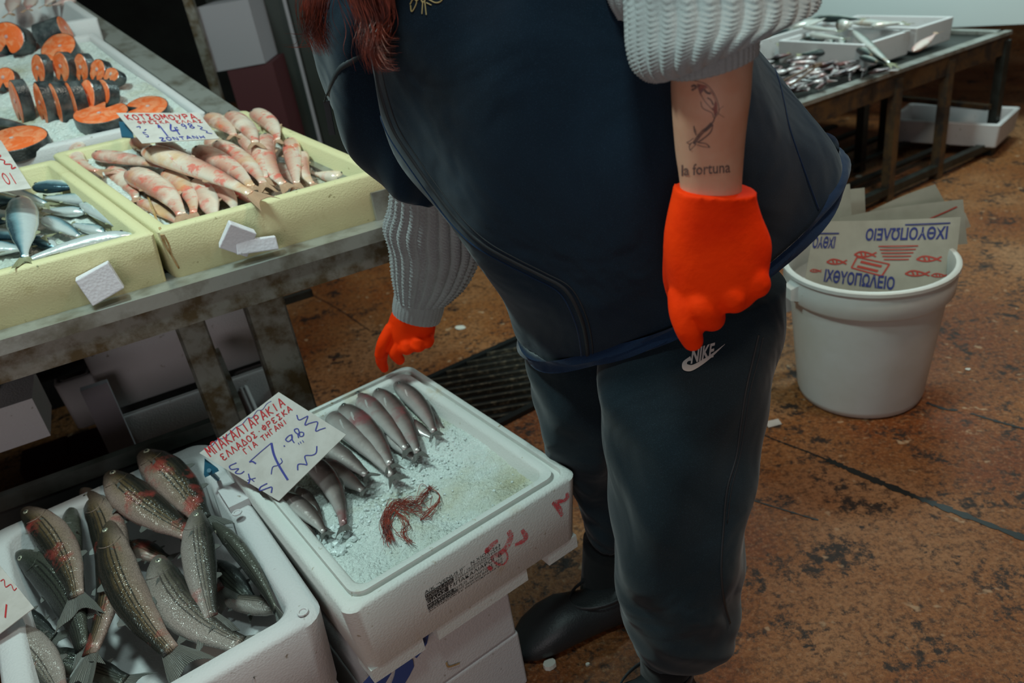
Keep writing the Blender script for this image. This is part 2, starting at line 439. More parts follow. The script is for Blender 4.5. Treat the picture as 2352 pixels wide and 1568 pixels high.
# ------------------------------------------------------------------ structure
def quad(name, pts, mat, kind='structure'):
    o = MB().add(pts, [(0, 1, 2, 3)]).build(name, mat); tag(o, kind=kind); return o
quad('floor', [(-4, -.5, 0), (7, -.5, 0), (7, 8, 0), (-4, 8, 0)], 'floor_terrazzo')
quad('wall_back', [(-4, 7.9, 0), (7, 7.9, 0), (7, 7.9, 3.2), (-4, 7.9, 3.2)], 'wall_dark')
quad('wall_left', [(-3.9, -.5, 0), (-3.9, 8, 0), (-3.9, 8, 3.2), (-3.9, -.5, 3.2)], 'wall_dark')
# floor cracks (joints in the slab)
mb = MB()
def crack(pts, w):
    P = smooth_path([atz(x, y, 0) for x, y in pts], 8); n = len(P)
    for i in range(n - 1):
        a, b = P[i], P[i + 1]; s_ = (b - a).cross(Vector((0, 0, 1))).normalized()
        wa = w * (.5 + .9 * random.random()); wb = w * (.5 + .9 * random.random())
        mb.add([a - s_ * wa + Vector((0, 0, .0012)), a + s_ * wa + Vector((0, 0, .0012)), b + s_ * wb + Vector((0, 0, .0012)), b - s_ * wb + Vector((0, 0, .0012))], [(0, 1, 2, 3)])
crack([(1738, 993), (1800, 1018), (1860, 1040), (1920, 1065)], .0025)
crack([(1900, 1056), (1990, 1095), (2100, 1140), (2200, 1178), (2352, 1236), (2500, 1290)], .008)
crack([(2230, 950), (2290, 968), (2352, 985)], .004)
crack([(2128, 925), (2170, 940), (2200, 942)], .004)
crack([(1700, 1140), (1790, 1168), (1880, 1195)], .0018)
crack([(640, 640), (760, 700), (850, 760)], .002)
tag(mb.build('trim_1', 'black_iron'), kind='structure')
# drain grate
g0, g1, g2, g3 = atz(955, 885, 0), atz(1262, 745, 0), atz(1330, 930, 0), atz(1145, 985, 0)
gu = (g1 - g0).normalized(); gv = Vector((gu.y, -gu.x, 0)); gw = (g1 - g0).length + .1; gd = abs((g3 - g0).dot(gv))
root = thing('drain_grate', g0, 'black iron drain grate sunk in the orange floor behind the ice box', 'grate')
Z1 = Vector((0, 0, 1))
mb = MB().obox(g0 + Z1 * .001, gu * gw, gv * gd, Z1 * .002); mb.build('drain_pit', 'black_iron', root)
mb = MB()
for a, b, c_, d_ in ((0, 0, gw, .02), (0, gd - .02, gw, .02), (0, 0, .02, gd), (gw - .02, 0, .02, gd)):
    mb.obox(g0 + gu * a + gv * b + Z1 * .001, gu * c_, gv * d_, Z1 * .014)
mb.build('grate_frame', 'black_iron', root)
bd = (gu * .97 + gv * .55).normalized()
for k in range(14):
    s0 = -.12 + k * .042
    # bars cross the pit at a slant
    p = g0 + gv * s0; t0, t1 = 0.02, gw - .02
    sl = bd.dot(gv) / bd.dot(gu)
    ys0, ys1 = s0 + sl * t0, s0 + sl * t1
    if ys0 < .02: t0 = (.02 - s0) / sl
    if ys1 > gd - .02: t1 = (gd - .02 - s0) / sl
    if t1 - t0 < .03: continue
    a = g0 + gu * t0 + gv * (s0 + sl * t0); b = g0 + gu * t1 + gv * (s0 + sl * t1)
    sd = Vector((-bd.y, bd.x, 0)) * .008
    MB().obox(a - sd / 2 + Z1 * .003, b - a, sd, Z1 * .011).build('grate_bar', 'worn_bar', root)
# ------------------------------------------------------------------ left display table
TU = Vector((math.cos(R(23)), math.sin(R(23)), 0)); TV0 = Vector((-TU.y, TU.x, 0))
TV = (TV0 - TU * .27)
F0 = Vector((-.182, 1.529, .80))
def zt(b): return .14 * b if b < .58 else .081 + .285 * (b - .58)
def T(a, b, h=0): return F0 + TU * a + TV * b + Z1 * (zt(b) + h)
LTD = thing('display_table', (F0 + TU * -.5).to_tuple()[:2] + (0,), 'steel display table with stained front rail carrying the cream fish trays', 'table')
zr = -.092
mb = MB()
A0 = F0 + TU * -1.35 + Z1 * zr; wd = TU * 1.42
mb.obox(A0 - TV0 * .045 - Z1 * .004, wd, TV0 * .10, Z1 * .004)
mb.obox(A0 - TV0 * .048 - Z1 * .024, wd, TV0 * .006, Z1 * .026)
mb.build('rail_top', 'steel', LTD)
MB().obox(A0 - TV0 * .030 - Z1 * .078, wd, TV0 * .02, Z1 * .056).build('front_apron', 'steel_stained', LTD)
def tpt(a, b, z): return F0 + TU * a + TV * b + Z1 * z
mb = MB()
for b0, b1 in ((0.03, .58), (.58, 1.9)):
    mb.hexa([T(-1.35, b0, -.125), T(.02, b0, -.125), T(.02, b1, -.125), T(-1.35, b1, -.125), T(-1.35, b0, -.10), T(.02, b0, -.10), T(.02, b1, -.10), T(-1.35, b1, -.10)])
mb.build('table_top', 'dark_steel', LTD)
mb = MB()
for b0, b1 in ((0.0, .58), (.58, 1.9)):
    mb.hexa([T(-.045, b0, -.10), T(.02, b0, -.10), T(.02, b1, -.10), T(-.045, b1, -.10), T(-.045, b0, -.035), T(.02, b0, -.035), T(.02, b1, -.035), T(-.045, b1, -.035)])
mb.build('side_rail', 'steel', LTD)
nF = TV0; PF = Vector((-.472, 1.482, .63))
def leg(l, r, dark_w, name='leg'):
    a = onp(*l, PF, nF); b = onp(*r, PF, nF); w = (b - a).dot(TU)
    a = Vector((a.x, a.y, 0)); mb = MB()
    mb.obox(a, TU * w, TV0 * .012, Z1 * .64); mb.obox(a, TU * .006, TV0 * dark_w, Z1 * .64)
    mb.obox(a + TU * w - TU * .004, TU * .004, TV0 * .03, Z1 * .64)
    return mb.build(name, 'steel_stained', LTD)
leg((548, 668), (640, 645), .05); leg((395, 738), (462, 712), .05)
for a_, b_ in ((-1.2, .02), (-1.2, 1.2), (-.05, 1.2), (-.05, 1.75)):
    p = tpt(a_, b_, 0); MB().obox((p.x, p.y, 0), TU * .04, TV0 * .04, Z1 * (.68 + zt(b_))).build('leg', 'dark_steel', LTD)
s0 = onp(490, 968, PF, nF); s0.z = .345
mb = MB().obox(s0 - TU * 1.0, TU * 1.05, TV0 * .02, Z1 * .03)
mb.build('shelf_rail', 'dark_steel', LTD)
MB().obox(s0 + TU * .03, TV0 * .35 + TU * .0, TU * .035, Z1 * .03).build('shelf_bearer', 'steel_stained', LTD)
mb = MB().obox(s0 - TU * 1.0 + TV0 * .55, TU * 1.35, TV0 * .02, Z1 * .02); mb.build('shelf_rail', 'dark_steel', LTD)
MB().obox(s0 - TU * 1.0 + TV0 * .004 - Z1 * .345, TU * 1.02, TV0 * .01, Z1 * .345).build('shade_sheet_front', 'black_iron', LTD)  # black sheet added to imitate the shade below the shelf rail
MB().obox(PF - TU * 1.0 + TV0 * 1.15 - Z1 * .63, TU * 1.1, TV0 * .01, Z1 * .62).build('shade_sheet_back', 'black_iron', LTD)  # added black sheet standing in for deep shade behind the stored boxes
# trays on the table
def table_tray(name, a0, a1, b0, b1, h, wall, mat, label, z0=-.10, gl=0.0):
    root_o = T((a0 + a1) / 2, b0, z0)
    O = T(a0, b0, z0); U = (T(a1, b0, z0) - O); V = T(a0, b1, z0) - O
    w, d = U.length, V.length; N = Vector((0, 0, 1))
    mb = open_tray(O, U / w, V / d, N, w, d, h, wall, .018, r=.012, flare=.006)
    o = mb.build(name, mat, smooth=True, angle=50); tag(o, label, 'fish tray'); return o
table_tray('fish_tray', -.432, -.002, .002, .56, .10, .024, 'foam_cream', 'cream foam tray heaped with red mullet at the table corner')
table_tray('fish_tray', -.90, -.436, .002, .52, .10, .024, 'foam_cream', 'cream foam tray of silver mackerel at left of the table front')
table_tray('salmon_tray', -1.15, -.075, .60, 1.235, .10, .022, 'foam_white', 'long white foam tray with salmon steaks on crushed ice')
box_root = table_tray('foam_box', -.62, -.045, 1.25, 1.65, .115, .025, 'foam_white', 'white foam box of pink fish at the top of the display', z0=-.085)
# ice beds
def ice_bed(name, fn, nx, ny, amp, label, kind='stuff'):
    vs = []; fs = []
    for j in range(ny + 1):
        for i in range(nx + 1):
            p = fn(i / nx, j / ny); e = 0 if i in (0, nx) or j in (0, ny) else 1
            vs.append(p + Z1 * (e * amp * random.uniform(-1, 1)))
    n0 = len(vs)
    for j in range(ny):
        for i in range(nx):
            a = j * (nx + 1) + i; fs.append((a, a + 1, a + nx + 2, a + nx + 1))
    o = MB().add(vs, fs).build(name, 'crushed_ice', smooth='all'); return tag(o, label, 'ice', kind=kind)
def lump_mesh(mb, c, r, sq=.75):
    # a small irregular ice lump
    t_ = (1 + 5 ** .5) / 2
    V = [(-1, t_, 0), (1, t_, 0), (-1, -t_, 0), (1, -t_, 0), (0, -1, t_), (0, 1, t_), (0, -1, -t_), (0, 1, -t_), (t_, 0, -1), (t_, 0, 1), (-t_, 0, -1), (-t_, 0, 1)]
    F = [(0, 11, 5), (0, 5, 1), (0, 1, 7), (0, 7, 10), (0, 10, 11), (1, 5, 9), (5, 11, 4), (11, 10, 2), (10, 7, 6), (7, 1, 8), (3, 9, 4), (3, 4, 2), (3, 2, 6), (3, 6, 8), (3, 8, 9), (4, 9, 5), (2, 4, 11), (6, 2, 10), (8, 6, 7), (9, 8, 1)]
    q = Quaternion((random.random(), random.random(), random.random(), random.random())).normalized()
    mb.add([Vector(c) + Vector((1, 1, sq)) * (q @ (Vector(v) * (r / 1.9 * random.uniform(.75, 1.25))))[0] * 0 + (lambda w: Vector((w.x, w.y, w.z * sq)))(q @ (Vector(v) * (r / 1.9 * random.uniform(.75, 1.25)))) for v in V], F)
ice_bed('crushed_ice', lambda s, t_: T(-1.12 + 1.02 * s, .63 + .57 * t_, -.012 + .010 * math.sin(9 * s) * math.sin(7 * t_)), 110, 60, .004, 'bed of crushed ice under the salmon steaks')
ice_bed('crushed_ice', lambda s, t_: T(-.405 + .375 * s, .03 + .50 * t_, -.055 + .035 * t_), 60, 60, .003, 'crushed ice filling the red mullet tray at the table corner')
ice_bed('crushed_ice', lambda s, t_: T(-.87 + .405 * s, .03 + .46 * t_, -.052), 50, 50, .003, 'crushed ice under the silver mackerel')
# foam chunks wedged on the front rail
def chunk(px, w, h, d, spin, lean, label):
    c = onp(*px, F0 - TV0 * .019, nF); mb = MB(); M_ = Matrix.Rotation(R(23), 3, 'Z') @ Matrix.Rotation(lean, 3, 'X') @ Matrix.Rotation(spin, 3, 'Y')
    P = []
    for z_ in (-1, 1):
        for x_, y_ in ((-1, -1), (1, -1), (1, 1), (-1, 1)):
            P.append(c + M_ @ Vector((x_ * w / 2 * random.uniform(.9, 1.06), y_ * d / 2, z_ * h / 2 * random.uniform(.92, 1.05))))
    mb.hexa(P); o = mb.build('foam_chunk', 'foam_chunk')
    bv = o.modifiers.new('b', 'BEVEL'); bv.width = .002; bv.segments = 2
    return tag(o, label, 'foam chunk', 'broken foam wedges on the front rail')
chunk((230, 650), .060, .052, .028, R(-14), R(-10), 'squarish broken foam wedge on the steel rail below the silver mackerel')
chunk((545, 548), .052, .050, .024, R(38), R(6), 'grey-lilac pointed foam wedge leaning on the cream tray above the rail')
chunk((588, 563), .072, .026, .030, R(8), R(-14), 'long flat foam sliver lying in front of the pointed wedge')
# stain where the two trays meet
tc = bvh(*[o for o in bpy.data.objects if o.name.startswith('fish_tray')])
pl = [stroke2d([(.1 * random.uniform(-1, 1), 1), (.15 * random.uniform(-1, 1) + .05, .6), (.1, .3), (.22, 0)], .10, 3) for k in range(3)]
decal(pl, 'rust_streak', 'stain_rust', bpy.data.objects['fish_tray'], onp(404, 622, F0 + TV0 * -.002, nF), TU * .03, Z1 * .085, -TV0, tc, .0012)
#@@FISH
# ------------------------------------------------------------------ fish
def fish_prof(kind, t):
    if kind == 'flat': pts = [(0, .05), (.02, .25), (.06, .5), (.14, .8), (.3, 1), (.5, .95), (.7, .68), (.85, .36), (.93, .22), (1, .24)]
    elif kind == 'slim': pts = [(0, .10), (.02, .28), (.06, .50), (.14, .80), (.26, .98), (.38, 1), (.58, .88), (.78, .62), (.91, .40), (1, .32)]
    elif kind == 'blunt': pts = [(0, .14), (.015, .40), (.05, .70), (.12, .93), (.22, 1), (.45, .93), (.65, .74), (.82, .50), (.93, .36), (1, .34)]
    else: pts = [(0, .08), (.012, .22), (.05, .42), (.12, .64), (.22, .86), (.36, 1), (.58, .94), (.76, .74), (.90, .50), (1, .42)]
    for (a, x), (b, y) in zip(pts, pts[1:]):
        if t <= b:
            s_ = (t - a) / (b - a); s_ = s_ * s_ * (3 - 2 * s_) * .4 + s_ * .6; return x + (y - x) * s_
    return pts[-1][1]
KIND = {  # profile, skin, fins, thickness/height, tail length, tail spread
    'grey_mullet': ('mullet', 'mullet_skin', 'fin_grey', .66, .17, 1.25),
    'grey_mullet_dark': ('mullet', 'mullet_dark', 'fin_grey', .7, .17, 1.25),
    'grey_mullet_pale': ('mullet', 'mullet_pale', 'fin_grey', .62, .17, 1.25),
    'hake': ('slim', 'hake_skin', 'fin_grey', .72, .09, .8),
    'red_mullet': ('blunt', 'red_mullet_skin', 'fin_pink', .64, .15, .85),
    'mackerel': ('slim', 'mackerel_skin', 'fin_yellow', .66, .12, .8),
    'horse_mackerel': ('flat', 'mackerel_skin', 'fin_yellow', .5, .12, .7),
    'anchovy': ('slim', 'anchovy_skin', 'fin_grey', .7, .12, .8),
    'far_mackerel': ('slim', 'far_mackerel_skin', 'fin_yellow', .66, .12, .8),
    'pink_bream': ('flat', 'bream_pale', 'fin_pink', .55, .14, .9),
}
def fish(kind, H, Tl, hpx, label, group, nrm=Z1, bend=0.0, dorsal=1, roll=0.0, eye=True, z=None, plane=None, dz=0.0, seg=22, cat=None, fins=True, curl=0.0, simplef=False):
    """H, Tl: head and tail points in the photograph, hpx: greatest body height there; they lie on the plane z (or plane)"""
    if plane: a = plane(*H); b = plane(*Tl)
    else: a = atz(*H, z); b = atz(*Tl, z + dz)
    ax = (b - a); Ln = ax.length; ax.normalize()
    up = (nrm - ax * nrm.dot(ax)).normalized(); side = ax.cross(up)   # side: to the right of head->tail seen from above
    mid = (a + b) / 2; depth = (mid - CAM).dot(cF)
    hh = hpx * depth / FPX / 2
    # apparent foreshortening of a flat lying height
    vw = (mid - CAM).normalized(); app = (side - vw * side.dot(vw)).length
    hh /= max(.55, app)
    prof, skin, finm, tr, tl, ts = KIND[kind]
    name = kind.replace('_dark', '').replace('_pale', '').replace('far_', '')
    D0 = side * dorsal
    if roll: q = Quaternion(ax, roll); D0 = q @ D0; up = q @ up
    base = mid - Z1 * 0
    bl = 1 - tl
    def spine(t_):
        k = t_ * Ln * bl
        return a + ax * k + side * (bend * Ln * 4 * t_ * (1 - t_)) + up * (curl * Ln * (t_ - .5) ** 2)
    def tang(t_): return (spine(min(t_ + .02, 1.15)) - spine(t_ - .02)).normalized()
    nu = 12 if simplef else 20; L = []; vv = []
    for j in range(seg + 1):
        t_ = (j / seg) ** 1.15 if j else 0
        h_ = hh * fish_prof(prof, t_); d = tang(t_); Dn = (D0 - d * D0.dot(d)).normalized(); Up = d.cross(Dn) * (-1 if up.dot(d.cross(Dn)) < 0 else 1)
        w_ = h_ * tr * (1.15 - .45 * t_)
        gill = 1 - .05 * math.exp(-((t_ - .235) / .012) ** 2) + .03 * math.exp(-((t_ - .2) / .02) ** 2)
        lp = []
        for i in range(nu):
            th = 2 * math.pi * i / nu; c_, s_ = math.cos(th), math.sin(th)
            off = (.10 if prof == 'blunt' else -.02) * hh * (1 - t_)
            lp.append(spine(t_) + Dn * (h_ * gill * c_ - off * (1 - fish_prof(prof, t_))) + Up * (w_ * gill * math.copysign(abs(s_) ** .85, s_)))
        L.append(lp); vv.append(t_)
    mb = MB(); mb.loops(L, True, True, True, vv)
    if simplef:
        o = mb.build(name, skin, smooth='all'); tg = o
        return tag(o, label, cat or 'fish', group)
    root = thing(name, mid - Z1 * hh * tr, label, cat or 'fish', group)
    body = mb.build('body', skin, root, smooth='all')
    # tail fin: forked fan
    e = spine(1.0); d = tang(1.0); Dn = (D0 - d * D0.dot(d)).normalized(); Up = d.cross(Dn)
    tlL = Ln * tl * 1.12; th_ = hh * ts; r0 = hh * fish_prof(prof, 1) * .95; vs = []; uvs = []; nn = 10
    for k in range(nn + 1):
        s_ = -1 + 2 * k / nn; ln = tlL * (.52 + .48 * abs(s_) ** 1.3)
        for (fr) in (0, .5, 1):
            p = e - d * tlL * .08 + d * (ln * fr) + Dn * s_ * (r0 + (th_ - r0) * fr ** .8) + Up * (.12 * th_ * fr * math.sin(s_ * 5 + Ln * 90) + .0)
            vs.append(p); uvs.append((fr, k / nn))
    n1 = len(vs); th2 = Up * .0009
    allv = [p - th2 * .5 for p in vs] + [p + th2 * .5 for p in vs]; fs = []
    for k in range(nn):
        for f_ in range(2):
            i0 = k * 3 + f_; q_ = (i0, i0 + 1, i0 + 4, i0 + 3); fs.append(q_); fs.append(tuple(x + n1 for x in reversed(q_)))
    for k in range(nn): fs.append((k * 3 + 2, k * 3 + 5, k * 3 + 5 + n1, k * 3 + 2 + n1))
    for k in (0, nn):
        for f_ in range(2): i0 = k * 3 + f_; fs.append((i0, i0 + 1, i0 + 1 + n1, i0 + n1))
    MB().add(allv, fs, uvs * 2).build('tail_fin', finm, root)
    def fin(t0, t1, sgn, hgt, lean, name_):
        P = []; K = 6
        for k in range(K + 1):
            t_ = t0 + (t1 - t0) * k / K; d_ = tang(t_); Dn_ = (D0 - d_ * D0.dot(d_)).normalized()
            P.append((spine(t_) + Dn_ * sgn * hh * fish_prof(prof, t_) * .93, Dn_, d_))
        Uv = P[0][2].cross(P[0][1]); vs = []; uvs = []
        for k, (p, Dn_, d_) in enumerate(P):
            s_ = k / K; hg = hgt * hh * (math.sin(math.pi * min(1, s_ * 1.6 + .25)) * .75 + .25) * (1 - .5 * s_)
            q_ = p + Dn_ * sgn * hg + d_ * lean * hg
            for x in (p, q_): vs.append(x)
            uvs += [(0, s_), (1, s_)]
        n1 = len(vs); fs = []
        for k in range(K):
            q4 = (2 * k, 2 * k + 1, 2 * k + 3, 2 * k + 2); fs += [q4, tuple(x + n1 for x in reversed(q4)), (2 * k + 1, 2 * k + 3, 2 * k + 3 + n1, 2 * k + 1 + n1)]
        fs += [(0, 1, 1 + n1, n1), (2 * K, 2 * K + 1, 2 * K + 1 + n1, 2 * K + n1)]
        MB().add([x - Uv * .0005 for x in vs] + [x + Uv * .0005 for x in vs], fs, uvs * 2).build(name_, finm, root)
    if fins:
        if name == 'grey_mullet':
            fin(.40, .50, 1, .42, .7, 'dorsal_fin'); fin(.66, .76, 1, .38, .7, 'dorsal_fin'); fin(.66, .76, -1, .40, .7, 'anal_fin'); fin(.36, .42, -1, .34, .9, 'pelvic_fin')
        elif name == 'hake': fin(.5, .82, 1, .22, .6, 'dorsal_fin')
        else: fin(.34, .46, 1, .3, .8, 'dorsal_fin'); fin(.62, .74, -1, .3, .8, 'anal_fin')
        # pectoral fin lying on the flank
        t_ = .27; d_ = tang(t_); Dn_ = (D0 - d_ * D0.dot(d_)).normalized(); Up_ = d_.cross(Dn_); Up_ *= (1 if Up_.dot(up) > 0 else -1)
        wl = hh * fish_prof(prof, t_) * tr * 1.03; p0 = spine(t_) + Up_ * wl * 1.02 - Dn_ * hh * .08
        pl_ = MB(); c5 = [(0, -.05), (.35, -.16), (.75, -.14), (1, -.02), (.7, .10), (.3, .10), (0, .06)]
        pl_.prism(c5, p0, (d_ - Dn_ * .25 - Up_ * .10) * (Ln * .11), (Dn_ + d_ * .1) * (hh * .9), .0006)
        pl_.build('pectoral_fin', finm if name == 'grey_mullet' else skin, root)
    if eye:
        t_ = .10 if prof != 'blunt' else .085; d_ = tang(t_); Dn_ = (D0 - d_ * D0.dot(d_)).normalized(); Up_ = d_.cross(Dn_); Up_ *= (1 if Up_.dot(up) > 0 else -1)
        h_ = hh * fish_prof(prof, t_)
        for sg in ((1, -1) if name == 'grey_mullet' else (1,)):
            c_ = spine(t_) + Dn_ * h_ * .22 + Up_ * sg * h_ * tr * 1.07; r_ = hh * (.17 if prof != 'slim' or name != 'hake' else .22)
            def disc(r, hgt):
                L = []
                for q_, zz in ((1, -.3), (.95, .25), (.7, .7), (.35, .95), (.05, 1)):
                    L.append([c_ + (Dn_ * math.cos(2 * math.pi * k / 12) + d_ * math.sin(2 * math.pi * k / 12)) * r * q_ + Up_ * sg * hgt * zz for k in range(12)])
                return MB().loops(L)
            ey = disc(r_, r_ * .35).build('eye', 'eye_ring' if name == 'grey_mullet' else 'eye_ring_dark', root, smooth='all'); disc(r_ * .62, r_ * .50).build('pupil', 'eye_dark', ey, smooth='all')
    if name == 'grey_mullet' and eye:   # gill cover edge
        pts = []
        for k in range(9):
            s_ = -.75 + 1.45 * k / 8; t_ = .25 - .085 * s_ * s_; d_ = tang(t_); Dn_ = (D0 - d_ * D0.dot(d_)).normalized(); Up_ = d_.cross(Dn_); Up_ *= (1 if Up_.dot(up) > 0 else -1)
            h_ = hh * fish_prof(prof, t_); th = math.acos(max(-1, min(1, s_)))
            pts.append(spine(t_) + Dn_ * h_ * s_ + Up_ * h_ * tr * (1.15 - .45 * t_) * math.sin(th) ** .85 * 1.01)
        MB().tube(pts, hh * .022, 6).build('gill_cover', skin, root, smooth='all')
    return root
# front boxes ------------------------------------------------------
BU = Vector((math.cos(R(31)), math.sin(R(31)), 0)); BV = Vector((-BU.y, BU.x, 0))
MN = Vector((-.325, .850, .36))       # near right corner of the mullet box
MO = MN - BU * .41                    # its near left corner
mo = open_tray(MO - Z1 * .155, BU, BV, Z1, .41, .615, .155, .040, .03, r=.035, flare=.008, rim=.006, ri=.03)
mbx = mo.build('foam_box', 'foam_white', smooth=True, angle=50)
tag(mbx, 'white foam box of striped grey mullet in the front left corner', 'foam box')
# raised lug on its right rim and the round dimples of the rim
p1, p2 = atz(505, 1195, .362), atz(548, 1160, .362)
lug = MB().obox(MN + BV * .335 - BU * .036 - Z1 * .004, BU * .036, BV * .065, Z1 * .016); lug.build('rim_lug', 'foam_white', mbx)
mb = MB()
for q in ((545, 1178), (696, 1406)):
    c0 = atz(*q, .362 if q[0] > 600 else .374)
    mb.loops([[c0 + (BU * math.cos(a) + BV * math.sin(a)) * r_ + Z1 * z_ for a in [2 * math.pi * k / 14 for k in range(14)]] for r_, z_ in ((.0085, .0), (.0080, .0022), (.0055, .0022), (.005, .0005))], cap0=False)
mb.build('rim_dimple', 'foam_white', mbx)
so = MB(); so.obox(MO + BU * .012 + BV * .012 - Z1 * .36, BU * .386, BV * .59, Z1 * .19)
tag(so.build('foam_box', 'foam_white'), 'closed foam box carrying the mullet box at bottom left', 'foam box')
# ice box
IU = Vector((.8406, .5417, 0)); IV = Vector((-.5417, .8406, 0)); IC = Vector((-.281, .797, .40)); IW, ID, IH = .42, .545, .135
io = open_tray(IC - Z1 * IH, IU, IV, Z1, IW, ID, IH, .040, .03, r=.022, flare=.010, rim=.005, ri=.02, step=.014)
# skirt blocks that leave notches along the near and right sides
for a0, a1 in ((.012, .10), (.125, .30), (.345, .408)):
    io.obox(IC + IU * a0 + IV * .012 - Z1 * (IH + .022), IU * (a1 - a0), IV * .05, Z1 * .026)
for b0, b1 in ((.10, .25), (.30, .53)):
    io.obox(IC + IU * (IW - .062) + IV * b0 - Z1 * (IH + .022), IU * .05, IV * (b1 - b0), Z1 * .026)
ibx = io.build('foam_box', 'foam_ice_box', smooth=True, angle=50)
tag(ibx, 'white foam box of crushed ice and young hake under the large price sign', 'foam box')
lo = MB().obox(IC + IU * .016 + IV * .03 - Z1 * .27, IU * .254, IV * .47, Z1 * .112)
b1 = lo.build('foam_box', 'foam_white'); tag(b1, 'upper closed foam box with a blue printed swirl below the ice box', 'foam box')
lo = MB().obox(IC + IU * .014 + IV * .03 - Z1 * .40, IU * .26, IV * .47, Z1 * .128)
b2 = lo.build('foam_box', 'foam_white'); tag(b2, 'lowest closed foam box of the stack under the ice box', 'foam box')
for b_ in (b1, b2):
    bv = b_.modifiers.new('b', 'BEVEL'); bv.width = .005; bv.segments = 3
# ice surface inside the box
random.seed(3)
def icefn(s, t_):
    p = IC + IU * (.038 + .344 * s) + IV * (.038 + .469 * t_)
    h = -.028 + .010 * math.sin(5 * s + 1) * math.sin(4 * t_) + .006 * math.sin(17 * s + 9 * t_)
    h -= .022 * max(0, min(1, (t_ - .18) / .2)) * max(0, min(1, (.75 - s) / .3))
    return p + Z1 * h
ice_bed('crushed_ice', icefn, 110, 140, .0022, 'crushed ice filling the foam box of young hake')
mb = MB(); random.seed(11)
for k in range(520):
    u_ = random.random()
    if k < 60: x, y = 712 + 85 * random.random() + random.gauss(0, 8), 1190 + 85 * random.random(); r_ = random.uniform(.004, .009)
    elif k < 330:
        s_ = random.random(); x, y = 760 + 300 * s_ + random.gauss(0, 26), 1230 - 225 * s_ + random.gauss(0, 26); r_ = random.uniform(.0015, .0042)
    elif k < 400: x, y = random.uniform(690, 760), random.uniform(930, 960); r_ = random.uniform(.002, .005)
    else: x, y = random.uniform(800, 1250), random.uniform(1000, 1330); r_ = random.uniform(.0012, .0028)
    p = atz(x, y, .375); q = p - IC; a_, b_ = q.dot(IU), q.dot(IV)
    if not (.05 < a_ < IW - .05 and .05 < b_ < ID - .05): continue
    s_, t_ = (a_ - .038) / .344, (b_ - .038) / .469; p = icefn(s_, t_)
    lump_mesh(mb, p + Z1 * r_ * .4, r_, .7)
tag(mb.build('ice_lumps', 'ice_lump'), 'loose glassy ice lumps scattered around the young hake', 'ice', kind='stuff')
# hake
HK = [ # head, tail, px height, z, bend, dorsal, roll, label
 ((905, 881), (1008, 1004), 44, .392, -.05, -1, .2, 'brightest silver young hake with a red head at the far corner'),
 ((856, 893), (972, 1056), 50, .390, -.04, -1, .2, 'young hake lying second from the far corner, eye showing'),
 ((808, 902), (948, 1046), 50, .388, -.03, -1, .1, 'young hake with a dark red patch behind its head'),
 ((795, 912), (858, 975), 36, .375, 0, -1, 0, 'dark headed young hake mostly under its two neighbours'),
 ((775, 931), (912, 1082), 56, .389, -.04, -1, .1, 'plump pale young hake in the middle of the row'),
 ((742, 945), (920, 1108), 54, .384, -.03, -1, .1, 'long young hake beside the right edge of the price sign'),
 ((961, 930), (1024, 992), 36, .376, .02, -1, 0, 'pinkish young hake nearest the right wall of the box'),
 ((928, 968), (1000, 1008), 34, .374, 0, -1, 0, 'red bellied young hake below the bright silver one'),
 ((880, 990), (960, 1060), 34, .372, 0, -1, 0, 'small young hake buried under the middle of the row'),
 ((700, 1000), (858, 1100), 50, .378, -.02, -1, .1, 'pink bellied young hake coming out from under the sign'),
 ((735, 1060), (845, 1132), 50, .370, 0, -1, 0, 'raw red young hake half sunk in the ice'),
 ((690, 1045), (800, 1225), 52, .386, -.07, -1, .2, 'pale young hake curving down below the sign, tail on the ice'),
 ((634, 1135), (758, 1232), 44, .384, -.05, -1, .1, 'young hake with brown tail below the sign bottom corner'),
 ((680, 1120), (748, 1222), 38, .376, -.02, -1, 0, 'narrow young hake between the two lower tails'),
 ((608, 1150), (712, 1265), 44, .376, -.04, -1, 0, 'pinkish young hake against the left wall of the ice box'),
 ((655, 1160), (732, 1255), 36, .370, -.03, -1, 0, 'lowest young hake, mostly hidden by its neighbours'),
]
for h_, t_, w_, z_, b_, d_, rl, lb in HK:
    fish('hake', h_, t_, w_ * 1.0, lb, 'young hake on ice', z=z_, bend=b_, dorsal=d_, roll=rl, dz=-.006)
